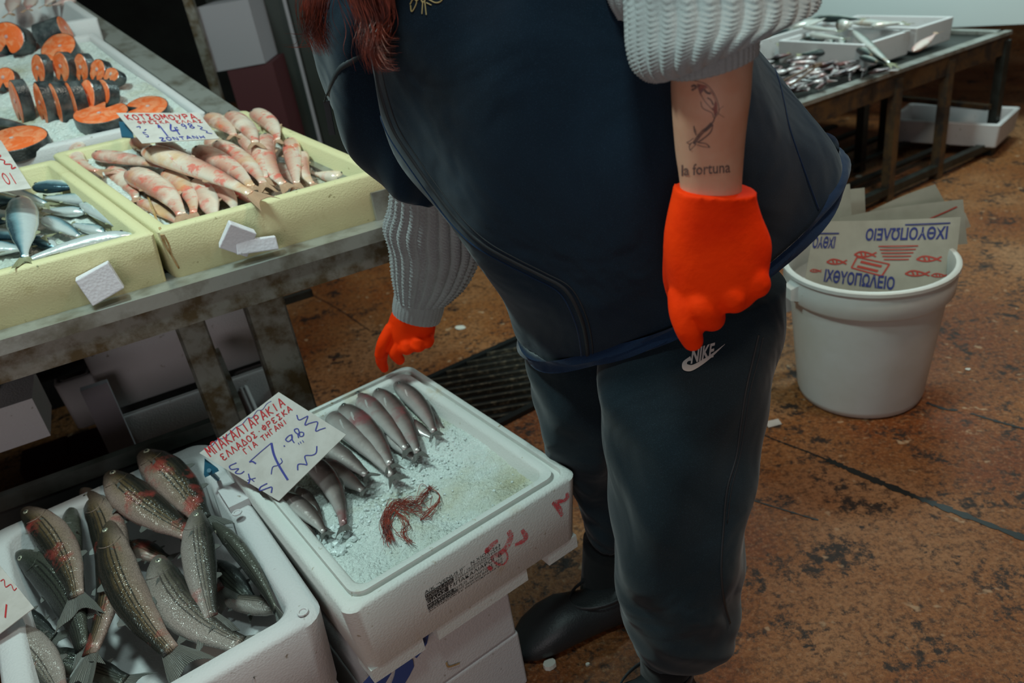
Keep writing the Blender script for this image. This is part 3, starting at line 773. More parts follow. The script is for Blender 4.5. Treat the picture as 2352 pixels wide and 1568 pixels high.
# mullets
MU = [
 ('grey_mullet', (52, 1168), (205, 1420), 88, .372, -.05, 1, .1, 'striped grey mullet with a red head nearest the left wall'),
 ('grey_mullet_dark', (165, 1160), (200, 1460), 80, .350, .03, 1, .9, 'nearly black grey mullet seen from the back'),
 ('grey_mullet', (186, 1122), (212, 1610), 94, .350, -.085, 1, .25, 'long blood-spotted grey mullet running down the middle'),
 ('grey_mullet', (248, 1085), (480, 1258), 96, .378, .03, -1, .1, 'striped grey mullet with red gills, tail fin crossing the others'),
 ('grey_mullet', (322, 1040), (500, 1232), 102, .382, -.03, -1, .1, 'striped grey mullet topmost against the far wall'),
 ('grey_mullet', (252, 1196), (430, 1575), 98, .362, .045, 1, .1, 'golden grey mullet with a clear eye, front tail fin spread'),
 ('grey_mullet_pale', (362, 1276), (600, 1530), 108, .335, .08, -1, .1, 'pale bellied grey mullet with a dark eye'),
 ('grey_mullet_pale', (452, 1170), (492, 1480), 88, .366, .02, -1, .1, 'silvery grey mullet hanging tail down with a wide fin'),
 ('grey_mullet_dark', (488, 1200), (668, 1450), 56, .366, -.03, 1, 1.2, 'slender olive grey mullet seen from the back at the right wall'),
 ('grey_mullet_pale', (650, 1400), (470, 1370), 50, .276, .0, 1, 0, 'small grey mullet with its head against the right wall'),
 ('grey_mullet_dark', (38, 1268), (225, 1545), 88, .345, -.06, 1, .5, 'dark olive grey mullet below the red headed one'),
 ('grey_mullet_pale', (-10, 1440), (175, 1640), 92, .340, -.05, 1, .1, 'yellowish grey mullet at the very bottom left'),
 ('grey_mullet_dark', (100, 1500), (330, 1575), 70, .285, 0, -1, 0, 'brown striped grey mullet lowest in the box'),
 ('grey_mullet_dark', (490, 1290), (600, 1400), 60, .272, 0, -1, .3, 'black grey mullet under the slender olive one'),
 ('grey_mullet', (440, 1110), (520, 1420), 66, .285, .05, -1, 0, 'grey mullet under the hanging tail'),
 ('grey_mullet', (290, 1250), (400, 1290), 56, .28, 0, -1, 0, 'small striped grey mullet glimpsed below the red gills'),
 ('grey_mullet_dark', (5, 1400), (150, 1480), 70, .300, 0, -1, .4, 'dark grey mullet tucked behind the bottom left sign'),
]
for k_, h_, t_, w_, z_, b_, d_, rl, lb in MU:
    fish(k_, h_, t_, w_ * .90, lb, 'grey mullet in the front foam box', z=z_, bend=b_, dorsal=d_, roll=rl, seg=30, dz=-.012 if z_ < .345 else -.035)
# red mullet on the table
tN1 = (T(1, 0) - T(0, 0)).cross(T(0, .4) - T(0, 0)).normalized()
if tN1.z < 0: tN1 = -tN1
def tp1(h): return lambda x, y: onp(x, y, F0 + Z1 * h, tN1)
RM = [
 ((187, 328), (232, 405), 38, .000, .10, 1, 'red mullet standing head up at the left end of the heap'),
 ((212, 356), (412, 390), 36, .006, -.03, 1, 'slim red mullet lying level just right of the upright one'),
 ((329, 345), (628, 466), 52, .030, -.02, -1, 'largest red mullet lying on top across the heap'),
 ((246, 392), (325, 468), 48, -.020, -.05, 1, 'red mullet with a torn gill above the tray divider'),
 ((292, 397), (442, 514), 62, .000, -.05, 1, 'fat pale red mullet in the front row'),
 ((375, 397), (458, 508), 48, -.005, -.06, 1, 'small bright red mullet right of the fat pale one'),
 ((447, 420), (500, 520), 62, -.010, -.03, 1, 'scaly silver-striped red mullet in the front row'),
 ((472, 416), (552, 492), 46, -.006, -.05, 1, 'spotted red mullet behind the scaly one'),
 ((538, 433), (592, 478), 40, -.018, -.05, 1, 'short pink mullet at the right end of the front row'),
 ((445, 343), (604, 446), 52, .014, -.04, 1, 'white cheeked red mullet in the middle of the heap'),
 ((492, 330), (628, 440), 48, .016, -.04, 1, 'long golden red mullet beside the white cheeked one'),
 ((478, 270), (548, 318), 48, .028, -.04, 1, 'red mullet head touching the corner of the small price sign'),
 ((525, 264), (598, 340), 48, .030, -.04, 1, 'crimson red mullet in the far row right of the sign'),
 ((578, 258), (648, 335), 42, .014, -.06, 1, 'farthest red mullet at the top of the heap'),
 ((552, 308), (620, 430), 44, .014, -.03, 1, 'narrow blood-red mullet pointing at the front wall'),
 ((612, 312), (660, 446), 54, .010, .05, -1, 'scarlet backed red mullet with broad head'),
 ((667, 320), (684, 442), 44, .000, .0, 1, 'club-shaped orange red mullet third from the right'),
 ((697, 350), (722, 436), 36, -.008, .05, -1, 'small curled red mullet second from the right'),
 ((788, 410), (708, 396), 34, -.030, .0, 1, 'pink mullet lying alone at the right end'),
 ((366, 325), (446, 366), 36, .016, 0, 1, 'red mullet half under the small price sign'),
 ((306, 322), (372, 362), 34, .004, 0, 1, 'red mullet at the left edge of the small price sign'),
 ((318, 462), (425, 522), 32, -.025, -.02, 1, 'thin red mullet in the gap against the front wall'),
 ((420, 370), (520, 440), 44, -.015, 0, 1, 'red mullet hidden low in the middle of the heap'),
 ((560, 360), (640, 430), 44, -.020, 0, 1, 'red mullet hidden low under the narrow blood-red one'),
 ((480, 320), (560, 390), 44, -.005, 0, 1, 'red mullet hidden behind the white cheeked one'),
 ((640, 380), (690, 430), 34, -.03, 0, 1, 'orange mullet under the club-shaped one'),
]
for h_, t_, w_, hz, b_, d_, lb in RM:
    fish('red_mullet', h_, t_, w_, lb, 'red mullet in the corner tray', nrm=tN1, plane=tp1(hz - .012), bend=b_, dorsal=d_, roll=random.uniform(-.2, .3), seg=22)
MK = [
 ('horse_mackerel', (75, 430), (216, 428), 40, -.010, -.02, 1, 'plump silver mackerel lying highest against the far wall'),
 ('mackerel', (234, 464), (90, 452), 32, -.022, .02, 1, 'silver mackerel with its head towards the divider'),
 ('mackerel', (-60, 415), (130, 474), 30, -.004, -.02, -1, 'dark backed mackerel pointing in from the left edge'),
 ('horse_mackerel', (48, 450), (58, 614), 70, .012, 0, 1, 'broad bluish mackerel standing tail towards the front'),
 ('mackerel', (183, 468), (310, 544), 36, -.018, -.03, -1, 'straight silver mackerel along the divider'),
 ('mackerel', (308, 540), (-10, 622), 32, -.004, .07, 1, 'long curved silver mackerel along the front wall'),
 ('mackerel', (94, 502), (195, 548), 36, -.018, -.02, -1, 'dark blue backed mackerel in the middle'),
 ('mackerel', (-60, 570), (70, 572), 44, -.028, 0, -1, 'dark mackerel at left under the broad bluish one'),
 ('mackerel', (-60, 535), (120, 545), 30, -.020, 0, 1, 'pink sheened mackerel near the left edge'),
 ('mackerel', (225, 560), (70, 612), 26, -.026, .02, -1, 'black backed mackerel lowest along the front wall'),
 ('mackerel', (-60, 500), (60, 500), 40, -.018, 0, 1, 'silver mackerel cut by the left edge beside the broad one'),
 ('mackerel', (195, 488), (85, 482), 26, -.03, 0, 1, 'thin mackerel under the one facing the divider'),
 ('mackerel', (240, 534), (160, 512), 28, -.032, 0, 1, 'thin mackerel below the straight silver one'),
 ('mackerel', (-40, 462), (60, 460), 34, -.028, 0, 1, 'mackerel under the dark backed one at left'),
 ('mackerel', (130, 570), (30, 530), 34, -.035, 0, -1, 'mackerel buried at the bottom of the pile'),
]
for k_, h_, t_, w_, hz, b_, d_, lb in MK:
    fish(k_, h_, t_, w_, lb, 'mackerel in the left tray', nrm=tN1, plane=tp1(hz - .010), bend=b_, dorsal=d_, roll=random.uniform(-.2, .25), seg=22)
# pink fish in the top box
P2 = T(0, 1.25, .022)
for h_, t_, w_, lb in (((35, -10), (20, 38), 34, 'pale pink fish at left in the top foam box'), ((75, -6), (62, 26), 30, 'white and pink fish second from left in the top box'),
                       ((130, -14), (100, 16), 26, 'small pink fish in the middle of the top box'), ((175, 0), (110, 14), 20, 'orange pink fish at the right end of the top box')):
    fish('pink_bream', h_, t_, w_, lb, 'pink fish in the top box', plane=lambda x, y: onp(x, y, P2, (Z1 - TV0 * .28).normalized()), nrm=Z1, seg=14, eye=False)
# salmon ------------------------------------------------------------
def steak(c, w, h, th, face, up, label, notch=True, group='salmon steaks on ice'):
    """a cross-cut of salmon: flesh disc with a skin band; face = direction the cut looks, up = back of the fish"""
    face = Vector(face).normalized(); up = Vector(up); up = (up - face * up.dot(face)).normalized(); sd = up.cross(face); n = 40; O_ = []
    for k in range(n):
        a = 2 * math.pi * k / n; x = math.sin(a); y = math.cos(a)
        rx = w / 2 * (1 - .18 * max(0, -y) ** 2); ry = h / 2
        px_, py_ = x * rx, y * ry
        if notch and y < -.55: py_ += (abs(y) - .55) * h * .75 * math.exp(-(x / .28) ** 2)
        O_.append((px_, py_))
    root = thing('salmon_steak', c - Z1 * min(h, w) * .3, label, 'fish steak', group)
    def P(o, s_, q): return c + sd * o[0] * s_ + up * o[1] * s_ + face * q
    mb = MB(); mb.loops([[P(o, .9, -th / 2) for o in O_], [P(o, .975, -th / 2 + .002) for o in O_], [P(o, .975, th / 2 - .002) for o in O_], [P(o, .92, th / 2) for o in O_]])
    mb.build('flesh', 'salmon_flesh', root, smooth=True)
    mb = MB(); mb.loops([[P(o, .965, -th / 2 + .001) for o in O_], [P(o, 1, -th / 2 + .002) for o in O_], [P(o, 1.0, th / 2 - .002) for o in O_], [P(o, .965, th / 2 - .001) for o in O_]], cap0=False, cap1=False)
    mb.build('skin', 'salmon_skin', root, smooth=True)
    MB().tube([P((0, h * .06), 1, th / 2 - .001), P((0, h * .06), 1, th / 2 + .0012)], .005, 10).build('backbone', 'bream_pale', root)
    return root
P2o = T(0, .60, -.005); P2n = (T(1, .7) - T(0, .7)).cross(T(0, 1.1) - T(0, .7)).normalized()
if P2n.z < 0: P2n = -P2n
def sp(x, y, h=0): return onp(x, y, P2o + Z1 * h, P2n)
tocam = lambda c: (CAM - c).normalized()
def st(px, wpx, hpx, th, fdir, updir, label, h=.03, notch=True):
    c = sp(*px, h); dep = (c - CAM).dot(cF); k = dep / FPX
    steak(c, wpx * k, hpx * k, th, fdir, updir, label, notch)
XL = -cX; DN = cY; BK = cF
st((30, 95), 88, 76, .05, (-.15, -1, .45), (.2, 0, 1), 'large salmon cut facing forward at top left', .03)
st((122, 78), 70, 62, .075, (1, .1, .15), (.1, .2, 1), 'thick dark skinned salmon piece behind the row of steaks', .03)
st((140, 118), 116, 80, .03, (0, -.5, 1), (.9, .3, 0), 'deep orange salmon slice lying flat behind the upright row', .02, False)
for x_, y_, w_, h_, an, lb in ((98, 160, 44, 62, -.55, 'leftmost'), (150, 156, 52, 64, -.45, 'second'), (196, 158, 44, 62, -.2, 'third'), (233, 166, 50, 50, .35, 'fourth'), (264, 178, 52, 34, .7, 'rightmost, most tilted')):
    st((x_, y_), w_ * 1.15, h_ * 1.1, .026, (-.55, -.85, .2 + .9 * max(0, an)), (.25, 0, 1), '%s salmon steak of the row standing in the middle of the ice' % lb, .026)
st((15, 185), 60, 56, .022, (-.2, -1, .7), (0, 0, 1), 'salmon steak cut off by the left edge of the picture', .02)
for i, (x_, y_, w_, h_) in enumerate(((52, 236, 62, 104), (108, 240, 60, 104), (142, 240, 60, 102), (178, 236, 58, 98), (212, 226, 56, 84), (246, 216, 56, 64))):
    st((x_, y_), w_ * 1.0, h_ * 1.0, .030, (-.74, -.70, .10) if i < 4 else (-.5, -.82, .3), (.30, .1, 1),
       ('leftmost salmon steak of the front stack, cut face showing', 'second salmon steak of the front stack, speckled skin', 'third salmon steak of the front stack', 'fourth salmon steak of the front stack', 'fifth salmon steak of the front stack, tilted back', 'rightmost salmon steak of the front stack')[i], .03)
st((238, 272), 125, 118, .036, P2n, (-.3, -1, 0), 'thick salmon steak lying flat at left behind the small price sign', .006)
st((338, 258), 120, 100, .03, P2n, (.9, .2, 0), 'salmon steak lying flat behind the small price sign, right half', .006)
st((42, 330), 128, 140, .03, P2n, (-1, 0, 0), 'dark red salmon steak lying flat above the mackerel tray', .004, False)
c = sp(40, 288, .004)
mb = MB(); L = []
for k in range(9):
    s_ = k / 8; p = sp(-25 + 112 * s_, 280 + 22 * s_ ** 2, .008); r_ = .016 * (1 - s_ ** 2 * .85)
    L.append([p + Vector((0, math.cos(a) * r_ * 1.2, math.sin(a) * r_ * .7)) for a in [2 * math.pi * q / 12 for q in range(12)]])
mb.loops(L); tag(mb.build('salmon_tail', 'salmon_skin', smooth='all'), 'grey skinned salmon tail end behind the dark red steak', 'fish piece')
#@@SIGNS
# ------------------------------------------------------------------ price signs
GL = {'Μ': [[(0, 0), (.1, 1), (.45, .35), (.8, 1), (.95, 0)]], 'Π': [[(.05, 0), (.1, 1), (.85, 1), (.8, 0)]], 'Α': [[(0, 0), (.45, 1), (.55, 1), (.9, 0)], [(.15, .35), (.8, .38)]],
      'Κ': [[(.1, 0), (.12, 1)], [(.85, 1), (.15, .5)], [(.15, .5), (.9, 0)]], 'Λ': [[(0, 0), (.4, .95), (.5, 1), (.9, 0)]], 'Ι': [[(.4, 0), (.42, 1)]],
      'Ρ': [[(.1, 0), (.12, 1)], [(.12, 1), (.7, .95), (.75, .6), (.15, .5)]], 'Ε': [[(.85, .9), (.3, 1), (.1, .7), (.5, .52), (.1, .35), (.25, .02), (.85, .1)]],
      'Δ': [[(0, .02), (.45, 1), (.55, .95), (.95, .02)], [(0, .02), (.95, .02)]], 'Ο': [[(.5, 1), (.1, .7), (.15, .15), (.5, 0), (.85, .3), (.8, .8), (.5, 1)]],
      'Σ': [[(.85, .95), (.15, 1), (.55, .5), (.1, 0), (.85, .05)]], 'Φ': [[(.45, 0), (.5, 1.05)], [(.5, .8), (.1, .6), (.2, .25), (.5, .2), (.85, .4), (.8, .75), (.5, .8)]],
      'Γ': [[(.15, 0), (.15, 1), (.8, .95)]], 'Τ': [[(.45, 0), (.5, .95)], [(.05, .95), (.95, 1)]], 'Η': [[(.1, 0), (.12, 1)], [(.8, 0), (.85, 1)], [(.1, .5), (.85, .52)]],
      'Ν': [[(.1, 0), (.12, 1), (.8, 0), (.85, 1)]], 'Υ': [[(.1, 1), (.45, .5)], [(.9, 1), (.4, 0)]], 'Ζ': [[(.1, 1), (.85, .95), (.1, .05), (.9, 0)]],
      '7': [[(0, .62), (.35, .98), (.72, 1), (.6, .45), (.62, .1)], [(.25, .42), (.55, .45), (.95, .6)]], '9': [[(.8, .7), (.4, .5), (.15, .75), (.5, 1), (.8, .75), (.7, .3), (.4, 0)]],
      '8': [[(.5, .5), (.15, .78), (.5, 1), (.85, .78), (.5, .5), (.1, .22), (.5, 0), (.9, .22), (.5, .5)]], '1': [[(.3, .75), (.55, 1), (.5, 0)]], '4': [[(.6, 1), (.1, .4), (.9, .45)], [(.7, .7), (.6, 0)]],
      '·': [[(.4, .45), (.55, .5)]], '.': [[(.4, 0), (.5, .05)]], '5': [[(.8, 1), (.2, .95), (.2, .6), (.8, .4), (.6, 0), (.1, .05)]], 'S': [[(.9, .9), (.3, 1), (.3, .6), (.8, .4), (.6, 0), (.1, .1)]]}
def hand(text, x, y, cw, ch, w, ar, slope=0.0, jit=.06):
    out = []
    for ch_ in text:
        if ch_ != ' ':
            j = random.uniform(-jit, jit)
            for pl_ in GL[ch_]:
                out.append(stroke2d([(x + a * cw * .8, y + (b + j) * ch) for a, b in pl_], w, ar))
        x += cw; y += slope * cw
    return out
def wave(pts, w, ar): return [stroke2d(pts, w, ar, 5)]
def sign(name, quad_, label, red, blue, clip=None, stake=None):
    TL, TR, BR, BL = quad_; c = (TL + TR + BR + BL) / 4
    U = ((TR - TL) + (BR - BL)) / 2; V = ((TL - BL) + (TR - BR)) / 2; N = U.cross(V).normalized()
    if N.dot(CAM - c) < 0: N = -N
    root = thing(name, Vector((c.x, c.y, min(p.z for p in quad_))), label, 'price sign')
    mb = MB(); n = 10; vs = []
    for s_ in (0, 1):
        for j in range(n + 1):
            for i in range(n + 1):
                a, b = i / n, j / n; p = BL * (1 - a) * (1 - b) + BR * a * (1 - b) + TL * (1 - a) * b + TR * a * b
                vs.append(p - N * .0012 * s_)
    fs = []; m_ = (n + 1) ** 2
    for j in range(n):
        for i in range(n):
            q = j * (n + 1) + i; f_ = (q, q + 1, q + n + 2, q + n + 1); fs += [f_, tuple(x + m_ for x in reversed(f_))]
    for i in range(n): fs += [(i, i + 1, i + 1 + m_, i + m_), (n * (n + 1) + i, n * (n + 1) + i + 1, n * (n + 1) + i + 1 + m_, n * (n + 1) + i + m_), (i * (n + 1), (i + 1) * (n + 1), (i + 1) * (n + 1) + m_, i * (n + 1) + m_), (i * (n + 1) + n, (i + 1) * (n + 1) + n, (i + 1) * (n + 1) + n + m_, i * (n + 1) + n + m_)]
    mb.add(vs, fs).build('card', 'paper', root)
    def lay(parts, nm, mat):
        P = MB()
        for V2, F2 in parts:
            P.add([BL * (1 - a) * (1 - b) + BR * a * (1 - b) + TL * (1 - a) * b + TR * a * b + N * .0008 for a, b in V2], F2)
        P.build(nm, mat, root)
    if red: lay(red, 'red_lettering', 'ink_red')
    if blue: lay(blue, 'blue_lettering', 'ink_blue')
    return root, (U, V, N)
random.seed(5)
SQ = [atz(458, 1040, .44), atz(640, 900, .52), atz(795, 998, .475), atz(640, 1150, .405)]
ar = .95
sqn = (SQ[1] - SQ[3]).cross(SQ[0] - SQ[2]).normalized()
def suv(x, y):
    p = onp(450 + x / 2.613, 820 + y / 2.613, (SQ[0] + SQ[1] + SQ[2] + SQ[3]) / 4, sqn) - SQ[3]; U_ = ((SQ[1] - SQ[0]) + (SQ[2] - SQ[3])) / 2; V_ = ((SQ[0] - SQ[3]) + (SQ[1] - SQ[2])) / 2
    A = np.array([[U_.dot(U_), U_.dot(V_)], [U_.dot(V_), V_.dot(V_)]]); q = np.linalg.solve(A, np.array([p.dot(U_), p.dot(V_)])); return (float(q[0]), float(q[1]))
def sst(pts, w): return stroke2d([suv(x, y) for x, y in pts], w, ar, 5)
def hline(text, x0, y0, x1, y1, h0, h1, w):
    out = []; n = len(text)
    for i, ch_ in enumerate(text):
        if ch_ == ' ': continue
        for pl_ in GL[ch_]:
            pts = []
            for a, b in pl_:
                f_ = (i + a * .8) / n; h_ = h0 + (h1 - h0) * f_
                X = x0 + (x1 - x0) * f_; Y = y0 + (y1 - y0) * f_; dl = math.hypot(x1 - x0, y1 - y0)
                pts.append(suv(X + (y1 - y0) / dl * h_ * b, Y - (x1 - x0) / dl * h_ * b))
            out.append(stroke2d(pts, w, ar))
    return out
red = hline('ΜΠΑΚΑΛΙΑΡΑΚΙΑ', 135, 605, 565, 285, 62, 50, .0125)
red += hline('ΕΛΛΑΔΟΣ·ΦΡΕΣΚΑ', 208, 628, 612, 318, 40, 34, .011) + hline('ΓΙΑ ΤΗΓΑΝΙ', 336, 590, 588, 392, 34, 30, .010)
blue = [sst(p, w) for p, w in (([(352, 635), (372, 632), (392, 645)], .016), ([(356, 632), (420, 575), (485, 520)], .009), ([(485, 520), (500, 590), (530, 660), (575, 742)], .022),
    ([(540, 612), (548, 635), (520, 655), (490, 665), (478, 708)], .009), ([(560, 540), (568, 538)], .017), ([(612, 470), (590, 478), (572, 500), (590, 512), (612, 492), (608, 470), (612, 500), (625, 520)], .012),
    ([(650, 470), (630, 455), (625, 440), (645, 435), (655, 455), (660, 480), (680, 478), (682, 460), (662, 456), (648, 470), (652, 490)], .012),
    ([(650, 520), (656, 530)], .008), ([(662, 512), (668, 524)], .008), ([(676, 505), (684, 517)], .008),
    ([(634, 352), (650, 382), (690, 365), (705, 362), (690, 412), (720, 402), (770, 395), (760, 448), (790, 440), (825, 430)], .012),
    ([(640, 684), (645, 650), (680, 648), (700, 650), (690, 600), (735, 595), (762, 580), (768, 540)], .012),
    ([(280, 640), (240, 660), (250, 680), (290, 675), (270, 700), (300, 705), (322, 690)], .011), ([(345, 705), (350, 740), (340, 765)], .012), ([(335, 745), (385, 730)], .009), ([(345, 725), (375, 752)], .009),
    ([(450, 762), (408, 785), (405, 805), (450, 790), (475, 785), (468, 818)], .012),
    ([(118, 540), (140, 540), (172, 500), (208, 492), (242, 460), (272, 428), (308, 408), (338, 370), (364, 368), (390, 326), (420, 320), (442, 285), (468, 268)], .006))]
sign('price_sign', SQ, 'large hand-lettered price sign 7.98 standing between the mullet and hake boxes', red, blue)
c = (SQ[0] * .75 + SQ[3] * .25)
cl = MB(); A_, B_, C_ = atz(470, 1052, .425), atz(500, 1075, .42), atz(468, 1090, .40)
cl.add([A_, B_, C_, A_ - Z1 * .004 - IV * .004, B_ - Z1 * .004 - IV * .004, C_ - Z1 * .004 - IV * .004], [(0, 1, 2), (5, 4, 3), (0, 1, 4, 3), (1, 2, 5, 4), (2, 0, 3, 5)])
cl.tube([atz(480, 1080, .415), atz(500, 1100, .365)], .004, 8)
tag(cl.build('sign_clip', 'clip_teal'), 'teal plastic clip holding the large price sign', 'clip')
QS = [onp(x, y, F0 + Z1 * .075, tN1) for x, y in ((267, 259), (456, 259))] + [onp(x, y, F0 + Z1 * .055, tN1) for x, y in ((504, 318), (326, 329))]
ar2 = .45
red = hand('ΚΟΤΣΟΜΟΥΡΑ', .07, .74, .088, .18, .016, ar2) + hand('ΦΡΕΣΚΑ ΕΛΛΑΣ', .16, .60, .068, .10, .010, ar2)
blue = hand('14', .33, .18, .15, .38, .020, ar2) + hand('98', .66, .40, .085, .17, .013, ar2) + [stroke2d([(.58, .44), (.60, .45)], .02, ar2)]
blue += wave([(.10, .50), (.15, .52), (.13, .45)], .010, ar2) + wave([(.16, .38), (.2, .42)], .010, ar2) + hand('S', .11, .18, .07, .15, .012, ar2) + hand('ΖΩΝΤΑΝΗ'.replace('Ω', 'Ο'), .26, .03, .085, .10, .013, ar2) + wave([(.86, .5), (.9, .42), (.86, .36), (.92, .28), (.9, .22), (.96, .18)], .012, ar2)
r_, (U_, V_, N_) = sign('price_sign', QS, 'small hand-lettered price sign 14.98 standing over the red mullet', red, blue)
P_ = [onp(x, y, F0 + Z1 * .045 + TV * .02, tN1) for x, y in ((274, 282), (296, 290), (308, 318), (280, 316))]
mb = MB().prism([(0, 0), (1, 0), (1, 1), (0, 1)], P_[3], P_[2] - P_[3], P_[0] - P_[3], .003)
tag(mb.build('sign_clip', 'clip_teal'), 'teal plastic clip under the small price sign 14.98', 'clip')
QS = [onp(x, y, F0 + Z1 * .06, tN1) for x, y in ((-150, 330), (2, 322), (72, 432), (-90, 452))]
red = wave([(.80, .72), (.86, .66), (.80, .60), (.87, .55), (.84, .48), (.93, .46), (.90, .38), (.97, .40)], .016, .7) + hand('ΟΙ', .70, .10, .1, .2, .014, .7)
blue = wave([(.84, .88), (.89, .92), (.92, .9)], .014, .7)
sign('price_sign', QS, 'price sign with a red squiggle above the mackerel, cut by the left edge', red, blue)
QS = [atz(-160, 1290, .385), atz(-25, 1268, .40), atz(78, 1395, .385), atz(-60, 1500, .37)]
red = wave([(.85, .52), (.91, .52), (.86, .42), (.95, .42), (.93, .33), (.985, .34)], .012, .9) + [stroke2d([(.60, .10), (.72, .22)], .02, .9)]
sign('price_sign', QS, 'price sign with a red squiggle at the bottom left corner', red, None)
# ------------------------------------------------------------------ markings on the ice box
def face_mark(o, N, px_list): pass
fN = -IV; fo = IC + IV * .001           # near face of the ice box
def nearpt(x, y): return onp(x, y, IC - IV * -.003, IV)
tb = bvh(ibx)
def fmark(name, mat, strokes):
    mb = MB()
    for pts, w in strokes:
        P = smooth_path([nearpt(x, y) for x, y in pts], 5); n = len(P)
        L = []
        for i, p in enumerate(P):
            d = (P[min(i + 1, n - 1)] - P[max(i - 1, 0)]).normalized(); sd = d.cross(IV) * w / 2 * (.6 + .5 * math.sin(math.pi * (i + .5) / n))
            row = []
            for q in (p - sd, p + sd):
                h = tb.ray_cast(q - IV * .1, IV); row.append((h[0] if h[0] is not None else q) - IV * .0008)
            L.append(row)
        vs = [q for r_ in L for q in r_]; mb.add(vs, [(2 * i, 2 * i + 1, 2 * i + 3, 2 * i + 2) for i in range(n - 1)])
    return mb.build(name, mat, ibx)
for SP in ([([(1300, 1130), (1302, 1142), (1292, 1150)], .008), ([(1268, 1152), (1284, 1168), (1292, 1186)], .009), ([(1268, 1152), (1282, 1150), (1292, 1150)], .007)],
    [([(1166, 1218), (1172, 1232), (1160, 1262), (1128, 1282)], .011), ([(1116, 1265), (1128, 1252), (1142, 1240)], .010), ([(1120, 1268), (1118, 1256)], .01), ([(1128, 1282), (1140, 1294), (1158, 1298), (1168, 1282), (1160, 1262)], .004), ([(1122, 1302), (1132, 1310)], .006)], [([(1198, 1216), (1208, 1232), (1204, 1242), (1184, 1252)], .009)]): fmark('spray_mark', 'spray_pink', SP)
# printed stamp block
o0 = nearpt(972, 1374); o1 = nearpt(1096, 1254); Ux = (IU * .84 + Z1 * .0).normalized()
o0 = nearpt(985, 1418) ; sU = IU; sV = Z1
SW, SH = .098, .058
s_o = nearpt(976, 1424) + IU * .0
rows = [('A/K “VENUS II”   Ν.ΧΙΟΥ-263', .86, .10, 0), ('ΤΡΟΠΟΣ ΑΛΙΕΥΣΗΣ / 16-ΜΗΧΑΝΟΤΡΑΤΑ', .755, .075, .36), ('ΤΟΠΟΣ ΑΛΙΕΥΣΗΣ ΕΛΛΑΔΑ/ΜΕΣΟΓΕΙΟΣ/FAO 37.3.1', .66, .07, .36),
        ('ΕΙΔΟΣ  ΜΠΑΚΑΛΙΑΡΟΙ  Β', .50, .125, .28), ('ΑΡ.ΕΓΚΡΙΣΗΣ  52.PE.25  ΑΡ.ΠΑΡΤΙΔΑΣ 477-2', .37, .075, .34), ('ΗΜΕΡ.ΕΚΦΟΡΤΩΣΗΣ 04/04/2025 ΒΑΡΟΣ: 6 KG', .26, .075, .38), ('ΔΙΑΤΗΡΕΙΤΑΙ ΣΕ ΘΕΡΜΟΚΡΑΣΙΑ 0-4', .17, .05, 0)]
parts = []; bars = []; white = []
SWd, SHt = .138, .058
for txt, y_, h_, dark in rows:
    vs, fs = text2d(txt)
    if dark:
        bars.append(([(0, y_ - .012), (dark, y_ - .012), (dark, y_ + h_ + .008), (0, y_ + h_ + .008)], [(0, 1, 2, 3)]))
        wv, wf = [], []
        # split glyph faces: those over the bar are pale, the rest dark
        for f in fs:
            cx = sum(vs[i][0] for i in f) / len(f)
            (wf if cx < dark else wv).append(f)
        white.append(([(a, y_ + b * h_) for a, b in vs], wf)); parts.append(([(a, y_ + b * h_) for a, b in vs], wv))
    else: parts.append(([(a, y_ + b * h_) for a, b in vs], fs))
Os = nearpt(990, 1420)
decal(parts, 'stamp_print', 'print_black', ibx, Os, IU * SWd, Z1 * SHt, -IV, tb, .0008)
decal(bars, 'stamp_bars', 'print_black', ibx, Os, IU * SWd, Z1 * SHt, -IV, tb, .0008)
decal(white, 'stamp_letters', 'foam_ice_box', ibx, Os, IU * SWd, Z1 * SHt, -IV, tb, .0014)
# blue printed swirl on the lower box
bl1 = bvh(b1, b2)
def poly_fan(pts): return (pts, [tuple(range(len(pts)))])
def onb(x, y): return onp(x, y, IC + IV * .029, IV)
def bpoly(pxs, nm='blue_swirl'):
    P = [onb(x, y) - IV * .001 for x, y in pxs]; return P
mb = MB()
for pl_ in ([(907, 1450), (916, 1462), (926, 1455), (933, 1462), (926, 1478), (913, 1493), (914, 1470)], [(935, 1473), (948, 1478), (984, 1456), (980, 1476), (968, 1496), (956, 1510), (940, 1500), (922, 1500), (931, 1485)],
            [(940, 1503), (948, 1516), (950, 1530), (940, 1550), (925, 1575), (895, 1600), (890, 1590), (905, 1550), (911, 1515), (922, 1502)], [(895, 1518), (902, 1514), (898, 1545), (880, 1575), (866, 1600), (815, 1600), (833, 1566), (860, 1536)]):
    P = [onb(x, y) - IV * .0012 for x, y in pl_]; mb.add(P, [tuple(range(len(P)))])
mb.build('blue_swirl', 'logo_blue', b1)
MB().ribbon(smooth_path([onb(x, y) for x, y in [(1024, 1520), (1030, 1530), (1055, 1522)]], 4), .003, -IV, .001).build('rust_mark', 'stain_rust', b2)
